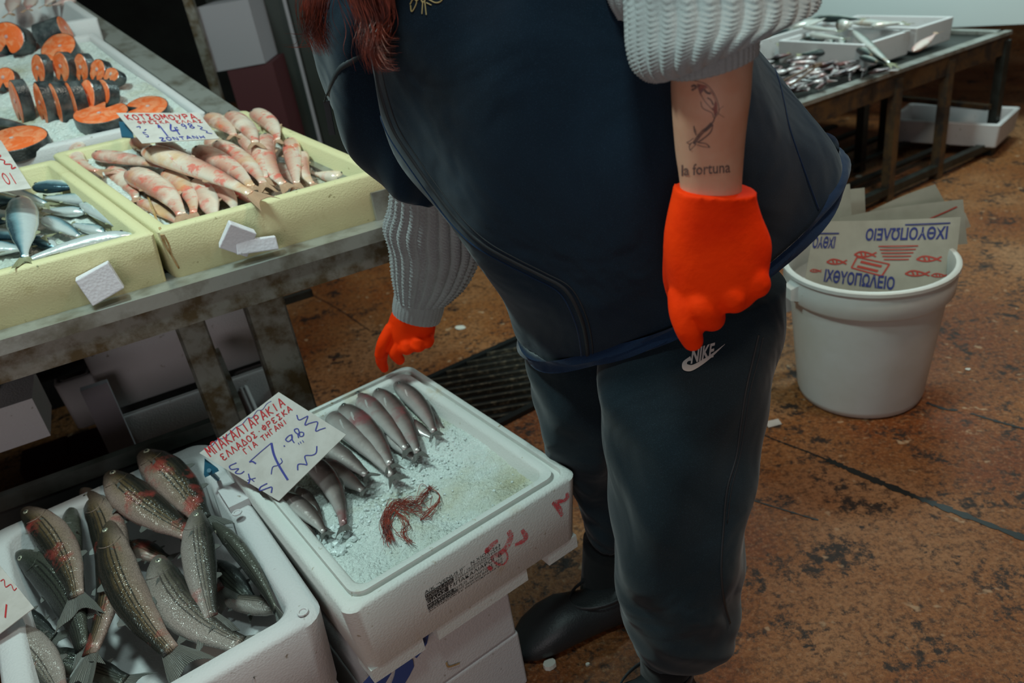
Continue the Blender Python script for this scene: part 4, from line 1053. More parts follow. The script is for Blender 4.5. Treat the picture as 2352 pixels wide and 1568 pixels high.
# red string tangle on the ice
mb = MB(); random.seed(21)
def icept(x, y, h=.004):
    p = atz(x, y, .374); q = p - IC; s_, t_ = (q.dot(IU) - .038) / .344, (q.dot(IV) - .038) / .469
    zz = icefn(min(1, max(0, s_)), min(1, max(0, t_))).z; p2 = atz(x, y, zz + h); return p2
for k in range(58):
    s0 = random.random()
    x0, y0 = 893 + random.gauss(0, 9), 1238 + random.gauss(0, 7)
    pts = [(x0, y0), (888 + random.gauss(0, 7), 1195 + random.gauss(0, 10)), (912 + random.gauss(0, 10), 1155 + random.gauss(0, 7)), (950 + random.gauss(0, 9), 1160 + random.gauss(0, 11))]
    if k % 2: pts += [(975 + random.gauss(0, 8), 1140 + random.gauss(0, 9)), (990 + random.gauss(0, 4), 1118 + random.gauss(0, 4))]
    elif k % 4: pts += [(975 + random.gauss(0, 10), 1180 + random.gauss(0, 12)), (1000 + random.gauss(0, 12), 1165 + random.gauss(0, 16))]
    if k % 5 == 0: pts = [(905, 1170), (935 + random.gauss(0, 8), 1200 + random.gauss(0, 9)), (925 + random.gauss(0, 8), 1225), (945 + random.gauss(0, 6), 1242 + random.gauss(0, 5))]
    if k % 7 == 0: pts = [(985, 1120), (1005, 1130), (1008, 1148 + random.gauss(0, 4)), (985 + random.gauss(0, 6), 1180), (965, 1195)]
    mb.tube(smooth_path([icept(x, y, random.uniform(.002, .012)) for x, y in pts], 6), .00042, 5)
tag(mb.build('string_tangle', 'rope_red'), 'tangle of frayed red string lying on the ice', 'string')
#@@BUCKET
# ------------------------------------------------------------------ bucket and wrapping paper
bc = Vector((.868, 1.70, 0))
root = thing('bucket', bc, 'white plastic bucket holding printed fishmonger paper', 'bucket')
def lathe(prof, n=56, c=bc): return [[c + Vector((math.cos(2 * math.pi * k / n) * r_, math.sin(2 * math.pi * k / n) * r_, z_)) for k in range(n)] for r_, z_ in prof]
mb = MB(); mb.loops(lathe([(.02, .003), (.135, .0), (.146, .006), (.151, .022), (.176, .290), (.178, .305), (.174, .305), (.147, .03), (.14, .02), (.01, .018)]), cap0=True, cap1=True)
mb.build('body', 'bucket_plastic', root, smooth=True, angle=50)
mb = MB(); mb.loops(lathe([(.176, .296), (.186, .292), (.190, .298), (.192, .330), (.190, .352), (.196, .356), (.196, .364), (.190, .368), (.183, .366), (.178, .350), (.174, .30), (.176, .296)]), cap0=False, cap1=False)
mb.build('rim', 'bucket_plastic', root, smooth=True, angle=50)
for an in (R(-8), R(188)):
    d = Vector((math.cos(an), math.sin(an), 0)); s_ = Vector((-d.y, d.x, 0)); P = bc + d * .186 + Z1 * .325
    MB().hexa([P - s_ * .02 - Z1 * .022, P + s_ * .02 - Z1 * .022, P + s_ * .016 + d * .022 - Z1 * .016, P - s_ * .016 + d * .022 - Z1 * .016, P - s_ * .02 + Z1 * .022, P + s_ * .02 + Z1 * .022, P + s_ * .016 + d * .022 + Z1 * .012, P - s_ * .016 + d * .022 + Z1 * .012]).build('handle_lug', 'bucket_plastic', root)
def sheet(pxs, Ys, label, bow=.015, n=14, th=.0012, printed=None, mat='wrap_paper'):
    """paper sheet: TL, TR, BR, BL corners"""
    TL, TR, BR, BL = [atY(x, y, Y_) for (x, y), Y_ in zip(pxs, Ys)]
    N = (TR - BL).cross(TL - BR).normalized(); N = N if N.dot(CAM - TL) > 0 else -N
    def S(a, b, lift=0): return BL * (1 - a) * (1 - b) + BR * a * (1 - b) + TL * (1 - a) * b + TR * a * b - N * (bow * math.sin(math.pi * a) - lift)
    c = (TL + TR + BR + BL) / 4; root = thing('wrapping_paper', Vector((c.x, c.y, BL.z)), label, 'paper', 'printed wrapping paper in the bucket')
    vs = [S(i / n, j / n, -th * k) for k in (0, 1) for j in range(n + 1) for i in range(n + 1)]; m_ = (n + 1) ** 2; fs = []
    for j in range(n):
        for i in range(n):
            q = j * (n + 1) + i; f_ = (q, q + 1, q + n + 2, q + n + 1); fs += [f_, tuple(x + m_ for x in reversed(f_))]
    MB().add(vs, fs).build('sheet', mat, root, smooth='all')
    def lay(parts, nm, mt):
        P = MB()
        for V2, F2 in parts: P.add([S(a, b, .0015) for a, b in V2], F2)
        P.build(nm, mt, root)
    if printed: 
        for (parts, nm, mt) in printed: lay(parts, nm, mt)
    return root
def txt(s, x, y, w, h, rot180=False, slope=0):
    vs, fs = text2d(s, 1.0, .028)
    if rot180: return ([(x + w * (1 - a), y + h * (1 - b) + slope * (1 - a)) for a, b in vs], fs)
    return ([(x + w * a, y + h * b + slope * a) for a, b in vs], fs)
def bar(x, y, w, h, sl=0): return ([(x, y), (x + w, y + sl), (x + w, y + h + sl), (x, y + h)], [(0, 1, 2, 3)])
def doodle(x, y, s, ar=.75):   # small sea-creature outline with fins
    L = [stroke2d([(x - s, y), (x - s * .4, y + s * .6), (x + s * .3, y + s * .5), (x + s, y), (x + s * .3, y - s * .4), (x - s * .4, y - s * .35), (x - s, y)], s * .22, ar)]
    L += [stroke2d([(x + s, y), (x + s * 1.5, y + s * .5)], s * .2, ar), stroke2d([(x + s, y), (x + s * 1.5, y - s * .4)], s * .2, ar), stroke2d([(x - s * .3, y + s * .4), (x - s * .1, y - s * .2)], s * .2, ar), stroke2d([(x + .2 * s, y + s * .4), (x + s * .3, y - s * .2)], s * .2, ar)]
    return L
blue = [txt('ΙΧΘΥΟΠΩΛΕΙΟ', .40, .74, .53, .16, True), bar(.66, .925, .28, .016), txt('ΙΧΘΥΟΠΩΛΕΙΟ', .14, .20, .50, .17, False, -.09), txt('ΙΧΘΥΟ', .01, .64, .17, .16, True), bar(.0, .83, .20, .016)]
redp = [[bar(.50 + .012 * k, .66 - .042 * k, .26 - .024 * k, .014) for k in range(5)]] + [doodle(.40, .56, .062), doodle(.82, .50, .06), doodle(.76, .32, .06), doodle(.90, .30, .04), doodle(.20, .46, .06), doodle(.06, .34, .035)]
redp += [[stroke2d([(a, b + .09), (c, d + .09)], w, .75) for a, b, c, d, w in ((.36, .44, .59, .35, .012), (.33, .30, .55, .20, .012), (.36, .44, .33, .30, .012), (.59, .35, .55, .20, .012), (.39, .38, .54, .32, .022), (.37, .32, .52, .26, .022))]]
sheet([(1872, 508), (2207, 498), (2186, 690), (1842, 680)], (1.72, 1.70, 1.63, 1.64), 'front wrapping sheet with blue shop lettering and red sea creatures', .03, printed=[([q], 'blue_print', 'print_blue') for q in blue] + [(q, 'red_print', 'print_red') for q in redp])
blue = [bar(.18, .35, .30, .02, -.05), txt('ΕΙΟ', .34, .52, .2, .16, True)]
redp = [stroke2d([(.72, .62), (.84, .74), (.95, .86)], .014, .5)]
sheet([(1930, 500), (2212, 458), (2222, 560), (1900, 600)], (1.83, 1.80, 1.79, 1.81), 'second wrapping sheet showing its printed upper edge behind the front one', .02, printed=[([q], 'blue_print', 'print_blue') for q in blue] + [(redp, 'red_print', 'print_red')])
sheet([(2010, 480), (2217, 488), (2230, 520), (1990, 640)], (1.84, 1.84, 1.83, 1.83), 'narrow wrapping sheet edge sticking out at right behind the others', .01)
sheet([(1990, 490), (2148, 423), (2190, 500), (2020, 600)], (1.86, 1.86, 1.85, 1.85), 'plain grey paper corner rising behind the printed sheets', .01)
sheet([(1900, 432), (1952, 422), (1960, 560), (1870, 560)], (1.87, 1.87, 1.85, 1.85), 'plain paper corner beside the blue jacket, left one', .0)
sheet([(1930, 437), (1986, 431), (1990, 560), (1920, 560)], (1.90, 1.90, 1.88, 1.88), 'plain paper corner beside the blue jacket, right one', .0)
# blurred white tub lug left of bucket
mb = MB().obox(atz(1795, 720, .20), (.10, .02, 0), (-.02, .06, 0), (0, 0, .07)); tag(mb.build('foam_block', 'foam_white'), 'small grey foam block on the low crate behind the bucket', 'foam block')
#@@RIGHT
# ------------------------------------------------------------------ right table
RO = Vector((1.121, 2.676, .5)); RU = Vector((.878, .479, 0)); RV = Vector((-.479, .878, 0))
rt_ = thing('display_table', (1.6, 3.0, 0), 'low dark steel fish table at upper right behind the bucket', 'table')
Lx = 1.24
MB().obox(RO - RU * .55 - Z1 * .008, RU * (Lx + .52), RV * .045, Z1 * .014).build('rail_top', 'steel', rt_)
MB().obox(RO - RU * .55 + RV * .01 - Z1 * .085, RU * (Lx + .52), RV * .02, Z1 * .078).build('front_apron', 'rusty_steel', rt_)
MB().obox(RO + RU * (Lx - .07) + RV * .03 - Z1 * .008, RU * .04, RV * .34, Z1 * .014).build('rail_top', 'steel', rt_)
MB().obox(RO - RU * .55 + RV * .02 - Z1 * .03, RU * (Lx + .5), RV * .95, Z1 * .02).build('table_top', 'dark_steel', rt_)
for a_, b_ in ((Lx - .06, 0), (.48, .0), (.72, .30), (Lx - .06, .95), (-.45, .0), (-.45, .95), (.95, .35), (.80, 0)):
    p = RO + RU * a_ + RV * b_; MB().obox((p.x, p.y, 0), RU * .035, RV * .035, Z1 * .47).build('leg', 'rusty_steel' if b_ < .1 and a_ < 1 else 'dark_steel', rt_)
mb = MB().obox(RO + RU * (-.45) + RV * .0 - Z1 * .47, RU * (Lx + .4), RV * .03, Z1 * .03)
mb.build('lower_rail', 'dark_steel', rt_)
for k in range(6): MB().obox(RO + RU * -.4 + RV * (.14 + .15 * k) - Z1 * .46, RU * (Lx + .3), RV * .03, Z1 * .015).build('shelf_slat', 'dark_steel', rt_)
MB().obox(RO + RU * (Lx - .10) + RV * .02 - Z1 * .30, RU * .03, RV * .92, Z1 * .02).build('side_brace', 'rusty_steel', rt_)
def rbox(a, b, w, d, h, label, z=0.005, mat='foam_white'):
    mb = open_tray(RO + RU * a + RV * b + Z1 * z, RU, RV, Z1, w, d, h, .016, .012, r=.008, flare=.004, rim=.002)
    o = mb.build('foam_box', mat, smooth=True); return tag(o, label, 'foam box')
rbox(.44, .12, .28, .40, .09, 'foam box holding dark mackerel beside the anchovy pile on the right table')
rbox(.755, .12, .24, .44, .09, 'foam box with a tan pink fish at the right end of the table')
rbox(-.06, .56, .46, .34, .09, 'foam box of shining mackerel next to the grey sleeve')
rbox(.43, .60, .42, .32, .09, 'foam box in the back row of the right table under the white board')
R1 = lambda h: (lambda x, y: atz(x, y, .5 + h))
RF = [((1958, 70), (2058, 158), 22, .09, 'pinkish brown fish leaning on the box wall'), ((1965, 108), (2052, 150), 24, .075, 'dark backed mackerel in the middle of the right table'),
      ((1975, 130), (2040, 150), 18, .07, 'black mackerel below the dark backed one'), ((2098, 118), (2156, 72), 26, .09, 'tan pink fish in the right end box'),
      ((1860, 80), (1948, 90), 16, .10, 'yellow-green mackerel in the left second row'), ((1842, 62), (1935, 72), 14, .12, 'thin silver mackerel beside the grey sleeve'),
      ((1880, 42), (1990, 44), 16, .12, 'dark curved mackerel below the white panel, left'), ((1960, 52), (2095, 56), 14, .12, 'long silver mackerel below the white panel, right'),
      ((1925, 60), (1960, 52), 26, .12, 'white bellied fish head between the mackerel'), ((1850, 60), (1900, 40), 14, .125, 'brownish mackerel nearest the sleeve'),
      ((2000, 60), (2080, 50), 12, .125, 'pale mackerel topmost in the back row')]
for h_, t_, w_, hz, lb in RF:
    fish('pink_bream' if 'pink' in lb and 'brown' not in lb else 'far_mackerel', h_, t_, w_, lb, 'fish on the right table', plane=R1(hz), seg=14, eye=False, fins=False, dorsal=1 if 'dark' in lb or 'black' in lb else -1)
random.seed(9)
names = 0
for k in range(150):
    a_, b_ = random.uniform(-.05, .42), random.uniform(.04, .50) ; b_ = b_ if a_ > .02 else b_ * .8 + .05
    hz = random.uniform(.012, .045); l_ = random.uniform(.07, .11); an = random.uniform(-.9, .9) + R(28)
    w0 = RO + RU * a_ + RV * b_ + Z1 * hz; w1 = w0 + Vector((math.cos(an), math.sin(an), random.uniform(-.15, .15))) * l_ * random.choice((-1, 1))
    fish('anchovy', (w0.x, w0.y, w0.z), (w1.x, w1.y, w1.z), random.uniform(7, 10), 'small silver anchovy in the loose pile on the right table', 'anchovies piled on the right table', plane=lambda *q: Vector(q), seg=8, simplef=True, dorsal=random.choice((-1, 1)))
BK_ = ['third', 'fourth', 'fifth', 'sixth', 'seventh', 'eighth', 'ninth', 'tenth', 'eleventh', 'twelfth', 'thirteenth', 'fourteenth']
for k in range(14):
    a_, b_ = (-.02 + .058 * k, .66 + .05 * (k % 3)) if k < 7 else (.47 + .05 * (k - 7), .68 + .05 * (k % 3))
    w0 = RO + RU * a_ + RV * b_ + Z1 * random.uniform(.075, .10); w1 = w0 + (RU * random.uniform(.8, 1) + RV * random.uniform(-.5, .5)).normalized() * .24
    if k % 2: w0, w1 = w1, w0
    fish('far_mackerel', tuple(w0), tuple(w1), 16, 'mackerel %s from the left in the back row of the right table' % (['first', 'second'] + BK_)[k], 'fish on the right table', plane=lambda *q: Vector(q), seg=12, eye=False, fins=False, dorsal=random.choice((-1, 1)))
for k in range(6):
    w0 = RO + RU * (.50 + .03 * k) + RV * (.20 + .05 * k) + Z1 * (.05 + .008 * (k % 3)); w1 = w0 + (RU * .6 * (-1) ** k + RV * .5).normalized() * .2
    fish('far_mackerel', tuple(w0), tuple(w1), 18, 'dark mackerel %s from the front in the box beside the anchovies' % (['first', 'second'] + BK_)[k], 'fish on the right table', plane=lambda *q: Vector(q), seg=12, eye=False, fins=False, dorsal=(-1) ** k)
mb = MB()
mb.tube([atz(1795, 188, .60), atz(1872, 150, .58)], .004, 6); mb.tube([atz(1815, 196, .60), atz(1882, 150, .58)], .004, 6); mb.tube([atz(1868, 152, .582), atz(1886, 148, .582)], .008, 8)
tag(mb.build('tongs', 'wood_dark'), 'brown serving tongs resting on the anchovies', 'tongs')
pA, pB = atY(1700, 48, 3.55), atY(2560, 70, 3.95)
pz = atY(2200, 74, 3.8).z
wl, wr_ = atY(1700, 38, 4.3), atY(2460, 78, 3.40)
wl.z = wr_.z = .47; mb = MB().obox(wl, wr_ - wl, (.02, .05, 0), (0, 0, 1.0))
o = mb.build('white_panel', 'white_panel'); tag(o, 'big pale blue-white board standing behind the right table', 'board')
# crates under the right table
def crate(x0, x1, y, z0, h, d, label, mat='foam_white'):
    a = atz(*x0, z0); b = atz(*x1, z0); U = (b - a); w = U.length; U.normalize(); V = Vector((-U.y, U.x, 0))
    o = open_tray(a, U, V, Z1, w, d, h, .02, .02, r=.01).build('foam_box', mat, smooth=True); return tag(o, label, 'foam box')
crate((2030, 325), (2290, 342), 0, .05, .10, .30, 'long pinkish foam box on the shelf under the right table')
# small crate frame left of the bucket
mb = MB(); a = atz(1782, 825, 0); 
mb.obox(a, (.012, 0, 0), (0, .012, 0), (0, 0, .24)); mb.obox(a, (.0, .30, 0), (.012, 0, 0), (0, 0, .012)); mb.obox(a + Vector((0, .0, .228)), (.22, .05, 0), (-.005, .012, 0), (0, 0, .012)); mb.obox(a + Vector((.2, .05, 0)), (.012, 0, 0), (0, .012, 0), (0, 0, .24))
tag(mb.build('metal_stand', 'dark_steel'), 'low dark metal stand between the trouser leg and the bucket', 'stand')
#@@UNDER
# ------------------------------------------------------------------ boxes under the left table
def ubox(l, r, zb, h, d, back, label, lid=False, mat='foam_white'):
    P0 = PF + TV0 * back; a = onp(*l, P0, nF); b = onp(*r, P0, nF); w = abs((b - a).dot(TU))
    a = Vector((a.x, a.y, zb)); mb = open_tray(a, TU, TV0, Z1, w, d, h, .022, .02, r=.012, flare=.006, step=.008)
    o = mb.build('foam_box', mat, smooth=True, angle=50); return tag(o, label, 'foam box')
ubox((262, 985), (668, 860), .02, .225, .40, .42, 'lower white foam box seen between the legs of the steel table')
ubox((200, 850), (640, 740), .25, .22, .38, .46, 'upper white foam box standing on the one between the steel legs')
ubox((110, 860), (205, 830), .20, .14, .34, .52, 'small white foam box left of the stacked pair under the table')
ubox((-90, 930), (0, 905), .376, .19, .30, .20, 'grey foam box at the left edge under the table')
ubox((575, 950), (700, 915), .0, .22, .30, .22, 'white foam box low behind the steel leg beside the large sign')
mb = MB().obox(onp(190, 925, PF + TV0 * .40, nF), TU * .02 , TV0 * .02, Z1 * .01)
a = onp(185, 900, PF + TV0 * .38, nF); b = onp(268, 1035, PF + TV0 * .38, nF)
mb = MB().obox(Vector((a.x, a.y, .012)), TU * .06, TV0 * .02, Z1 * (a.z - .01)); tag(mb.build('foam_slab', 'panel_grey'), 'narrow grey foam slab leaning left of the stacked boxes', 'foam slab')
mb = MB().obox(onp(-60, 1060, PF + TV0 * .12, nF), TU * .14, TV0 * .14 , Z1 * .09); tag(mb.build('foam_block', 'foam_white'), 'dim foam block on the lower shelf at the left edge', 'foam block')
P0 = T(-.35, .15, -.6)
for x_, y_, lb in ((60, 1110, 'dark red crate piece on the floor at the far left under the table'), (170, 1075, 'dark red crate piece beside the lower shelf rail')):
    p = atz(x_, y_, .02); mb = MB().obox((p.x, p.y, 0), TU * .12, TV0 * .12, Z1 * .06); tag(mb.build('crate', 'crate_red'), lb, 'crate')
# dark background behind the stall
a = atY(545, 245, 3.3); b = atY(760, 245, 3.3)
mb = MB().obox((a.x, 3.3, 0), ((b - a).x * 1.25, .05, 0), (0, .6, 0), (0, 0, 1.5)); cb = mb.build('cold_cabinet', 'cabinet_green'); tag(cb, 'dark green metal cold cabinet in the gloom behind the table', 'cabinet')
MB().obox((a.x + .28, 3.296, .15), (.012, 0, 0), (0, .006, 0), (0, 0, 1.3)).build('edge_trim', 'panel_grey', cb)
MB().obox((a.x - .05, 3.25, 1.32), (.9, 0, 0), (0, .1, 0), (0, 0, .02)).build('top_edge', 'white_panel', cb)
a = atY(436, 20, 3.05); b = atY(555, 15, 3.05); c0 = atY(500, 165, 3.05)
mb = MB().obox((a.x + .02, 3.05, c0.z), ((b - a).x, .03, 0), (0, .25, 0), (0, 0, a.z - c0.z)); tag(mb.build('foam_box', 'panel_grey'), 'upright greyish foam box stacked before the green cabinet', 'foam box')
mb = MB().obox((a.x + .0, 3.0, 0), (.03, 0, 0), (0, .03, 0), (0, 0, a.z + .3)); tag(mb.build('steel_post', 'steel_stained'), 'thin steel post left of the greyish foam box', 'post')
mb = MB().obox((a.x + .06, 3.06, 0), ((b - a).x * .9, .03, 0), (0, .25, 0), (0, 0, c0.z - .002)); tag(mb.build('crate', 'crate_red'), 'dark red crate stack under the greyish foam box', 'crate')
# floor litter
def scrap(px_, s_, label, mat='paper', name='paper_scrap', ang=.4, h=.0015):
    p = atz(*px_, .0015); U = Vector((math.cos(ang), math.sin(ang), 0)); V = Vector((-U.y, U.x, 0)); n = 9
    poly = [(math.cos(2 * math.pi * k / n) * random.uniform(.7, 1), math.sin(2 * math.pi * k / n) * random.uniform(.7, 1)) for k in range(n)]
    if name == 'paper_scrap': poly = [(-.9, -.7), (.8, -.8), (1, .6), (-.7, .8)]
    mb = MB().prism(poly, p, U * s_, V * s_ * .8, h); return tag(mb.build(name, mat), label, 'litter')
scrap((1775, 972), .021, 'pale square paper scrap on the floor left of the bucket', ang=.2)
scrap((1264, 1530), .013, 'white stone chip on the floor below the black clog', 'stone_white', 'stone_chip', h=.010)
scrap((1350, 1527), .0045, 'tiny white chip on the floor right of the larger one', 'stone_white', 'stone_chip', h=.004)
scrap((1058, 752), .022, 'whitish smear of paper on the floor beside the right-hand glove', 'stone_white', 'paper_shred', -.5)
scrap((768, 826), .007, 'small red speck on the floor left of the far glove', 'crate_red', 'red_speck')
scrap((1972, 405), .018, 'white strip on the floor under the right table', 'stone_white', 'paper_shred', .1)
scrap((2223, 848), .008, 'white fleck on the floor right of the bucket', 'stone_white', 'paper_shred', -.2)
#@@PERSON
# ------------------------------------------------------------------ person
PR = thing('person', (.12, 1.0, 0), 'person in navy jacket, grey sweater and orange gloves leaning over the fish boxes', 'person')
body = MB()
# torso, neck, head (mostly inside the clothes)
tors = [ring((1290, 740), (1680, 640), 1.05, .16), ring((1290, 600), (1740, 430), 1.08, .20), ring((1190, 410), (1690, 240), 1.08, .22), ring((1060, 230), (1590, 80), 1.08, .22), ring((980, 60), (1500, -90), 1.08, .22), ring((940, -120), (1420, -220), 1.10, .20), ring((1060, -260), (1220, -280), 1.08, .12), ring((1040, -330), (1190, -345), 1.06, .12)]
body.v += []; lb_ = loft(tors, 32, 5); body.add(lb_.v, lb_.f)
hc = atY(1090, -430, 1.03)
hl = []
for k in range(13):
    ph = math.pi * k / 12; r_ = math.sin(ph); 
    hl.append([hc + Vector((math.cos(2 * math.pi * q / 24) * .088 * max(r_, .03), math.sin(2 * math.pi * q / 24) * .074 * max(r_, .03), 0)) + Vector((.03, 0, 1)).normalized() * .112 * math.cos(ph) for q in range(24)])
body.loops(hl)
fd = Vector((-.75, -.6, -.25)).normalized()
body.tube([hc + fd * .07 + Z1 * .02, hc + fd * .105 - Z1 * .012, hc + fd * .08 - Z1 * .022], [.009, .013, .008], 8)
pn = [ring((1400, 700), (1800, 620), 1.03, .20), ring((1385, 790), (1788, 760), .99, .20), ring((1372, 880), (1752, 880), .95, .205), ring((1392, 1000), (1736, 1000), .92, .20), ring((1404, 1130), (1714, 1130), .90, .20), ring((1410, 1260), (1700, 1260), .89, .195), ring((1414, 1330), (1690, 1335), .89, .185), ring((1428, 1400), (1686, 1405), .89, .175), ring((1442, 1450), (1676, 1450), .895, .155), ring((1460, 1488), (1640, 1485), .90, .11), ring((1470, 1500), (1590, 1500), .90, .09)]
pf = [ring((1212, 720), (1500, 700), 1.12, .18), ring((1210, 810), (1460, 810), 1.11, .19), ring((1226, 920), (1430, 920), 1.10, .18), ring((1246, 1010), (1425, 1010), 1.11, .155), ring((1285, 1080), (1425, 1090), 1.125, .13), ring((1325, 1150), (1428, 1160), 1.13, .11), ring((1342, 1205), (1432, 1212), 1.13, .10), ring((1350, 1235), (1432, 1245), 1.13, .085)]
def inner(L, k): 
    out = []
    for q in L: q = q.copy(); q[3:9] *= k; out.append(q)
    return out
near_leg = inner(pn, .66) + [ring((1490, 1600), (1590, 1610), .90, .07), ring((1490, 1660), (1580, 1665), .90, .07)]
far_leg = inner(pf, .62) + [ring((1360, 1340), (1425, 1350), 1.13, .06), ring((1360, 1400), (1435, 1410), 1.12, .06)]
for lg in (near_leg, far_leg): q_ = loft(lg, 24, 5); body.add(q_.v, q_.f)
left_arm = [ring((1150, -300), (1400, -340), 1.06, .14), ring((1330, -250), (1620, -300), .97, .14), ring((1480, -160), (1720, -180), .90, .12), ring((1520, -20), (1730, -30), .86, .10), ring((1540, 110), (1728, 90), .82, .084), ring((1543, 230), (1722, 200), .80, .080), ring((1551, 340), (1709, 320), .80, .066), ring((1562, 440), (1703, 440), .80, .052), ring((1562, 520), (1710, 520), .80, .045)]
right_arm = [ring((880, -80), (1010, -90), 1.22, .12), ring((850, 120), (980, 120), 1.26, .11), ring((900, 330), (1030, 330), 1.30, .10), ring((930, 520), (1040, 520), 1.36, .085), ring((930, 650), (1020, 655), 1.40, .07), ring((915, 735), (985, 745), 1.42, .05), ring((910, 780), (975, 790), 1.425, .04)]
for lg in (left_arm, right_arm): q_ = loft(lg, 24, 5); body.add(q_.v, q_.f)
BODY = remesh(body, 'body', 'skin', PR, .006, 5)
# sweatpants: one garment, two legs and the seat
def wr(s=6, a=.004, f=5, ph=0): return lambda u, v: a * math.sin(2 * math.pi * (u * s + v * f) + ph) * math.sin(math.pi * min(1, v * 1.2)) + a * .5 * math.sin(2 * math.pi * (u * 3 - v * 7))
pants = MB()
for lg, ph in ((pn, 0), (pf, 2)): q_ = loft(lg, 64, 8, wr(5, .0045, 2.5, ph), 2.2); pants.add(q_.v, q_.f)
PANTS = remesh(pants, 'sweatpants', 'navy_trousers', PR, .0055, 3)
tpn = bvh(PANTS)
def on_body(tree, x, y, lift=.001):
    d = ray(x, y).normalized(); h = tree.ray_cast(CAM, d)
    return (h[0] + (h[1] if h[1].dot(d) < 0 else -h[1]) * lift) if h[0] is not None else None
def seam(tree, pts, r_, name, mat, par, lift=.0005, n=8):
    P = [on_body(tree, p.x, p.y, lift) for p in smooth_path([Vector((x, y, 0)) for x, y in pts], n)]; P = [p for p in P if p is not None]
    if len(P) > 2: return MB().tube(P, r_, 6).build(name, mat, par, smooth='all')
seam(tpn, [(1742, 770), (1728, 830), (1712, 900), (1700, 980), (1690, 1050), (1670, 1120), (1662, 1200), (1656, 1300), (1662, 1380), (1676, 1430)], .0016, 'side_seam', 'zip_tape', PANTS)
seam(tpn, [(1752, 775), (1740, 830), (1722, 900), (1710, 980), (1698, 1050), (1680, 1120), (1670, 1200)], .0008, 'side_seam', 'zip_tape', PANTS)
# cuff of the near trouser leg and sock
q_ = loft([ring((1500, 1520), (1672, 1470), .865, .06), ring((1520, 1540), (1668, 1500), .865, .06)], 24, 4); 
q_ = loft([ring((1470, 1490), (1592, 1495), .90, .10), ring((1472, 1560), (1590, 1570), .90, .095), ring((1470, 1680), (1590, 1690), .90, .10)], 32, 4); q_.build('sock', 'sock_black', PR, smooth='all')
q_ = loft([ring((1340, 1240), (1438, 1250), 1.13, .088), ring((1336, 1320), (1440, 1335), 1.125, .085), ring((1330, 1390), (1445, 1410), 1.12, .09)], 32, 4); q_.build('sock', 'sock_black', PR, smooth='all')
# clogs
def clog(heel, toe, w, h_, label):
    heel, toe = Vector(heel), Vector(toe); d = (toe - heel); Ln = d.length; d.normalize(); s_ = Vector((-d.y, d.x, 0)); L = []; n = 24
    cs = [(0, .30, .35), (.04, .62, .75), (.15, .80, .95), (.35, .80, .85), (.5, .90, .92), (.62, 1.0, .98), (.75, 1.04, .85), (.88, .92, .62), (.96, .66, .42), (1, .30, .22)]
    for t_, ww, hh_ in cs:
        lp = []
        for k in range(n):
            a = 2 * math.pi * k / n; x = math.cos(a); y = math.sin(a)
            lp.append(heel + d * Ln * t_ + s_ * math.copysign(abs(x) ** .75, x) * w / 2 * ww + Z1 * max(.001, (h_ * hh_ / 2) * (1 + math.copysign(abs(y) ** .8, y))))
        L.append(lp)
    sh = MB().loops(L).build('clog', 'rubber_black', PR, smooth='all'); sh['label'] = label
    L = [[heel + d * Ln * .27 + d * math.cos(a) * Ln * .27 * k_ + s_ * math.sin(a) * w * .40 * k_ + Z1 * (h_ * (.93 - .04 * math.cos(a)) + z_) for a in [2 * math.pi * q / 28 for q in range(28)]] for k_, z_ in ((1.0, -.004), (1.04, .002), (1.0, .006), (.95, .002))]
    MB().loops(L + [L[0]], cap0=False, cap1=False).build('collar', 'rubber_black', sh, smooth='all')
clog((.165, 1.10, 0), (-.085, 1.035, 0), .098, .085, 'black rubber clog pointing left')
clog((.21, .90, 0), (-.03, .80, 0), .098, .085, 'black rubber clog of the near foot')
# jacket
jk = MB()
jr = [ring((1203, 775), (1940, 370), 1.15, .38, 1.06, .028), ring((1192, 745), (1922, 346), 1.15, .39, 1.06, .028), ring((1165, 670), (1876, 292), 1.15, .41, 1.05, .03), ring((1110, 555), (1816, 215), 1.15, .43, 1.05, .06), ring((1010, 422), (1752, 135), 1.15, .43, 1.04, .045), ring((925, 300), (1690, 50), 1.16, .42, 1.04, .03), ring((868, 160), (1640, -50), 1.16, .40, 1.05), ring((840, 20), (1570, -140), 1.16, .37, 1.06), ring((850, -110), (1480, -240), 1.16, .32, 1.06), ring((960, -230), (1330, -290), 1.14, .2, 1.06)]
# bulge of the lower front so that the hem dips in the middle
def jd(u, v):
    w_ = .006 * math.sin(2 * math.pi * (u * 4 + v * 2.0)) * (.4 + .6 * v) + .004 * math.sin(2 * math.pi * (u * 7 - v * 3)); 
    return w_
jm = loft(jr, 96, 8, jd, 2.0, False, True)
# the hem hangs lower at the near side
JK = jm.build('jacket', 'navy_jacket', PR, smooth='all')
sol = JK.modifiers.new('t', 'SOLIDIFY'); sol.thickness = .005; sol.offset = -1
tj = bvh(JK)
# hem band
hm = [r_.copy() for r_ in jr[:2]]
for h_ in hm: h_[3:6] *= 1.014; h_[6:9] *= 1.035
HB = loft(hm, 96, 4, jd, 2.0, False, False).build('hem_band', 'navy_hem', JK, smooth='all')
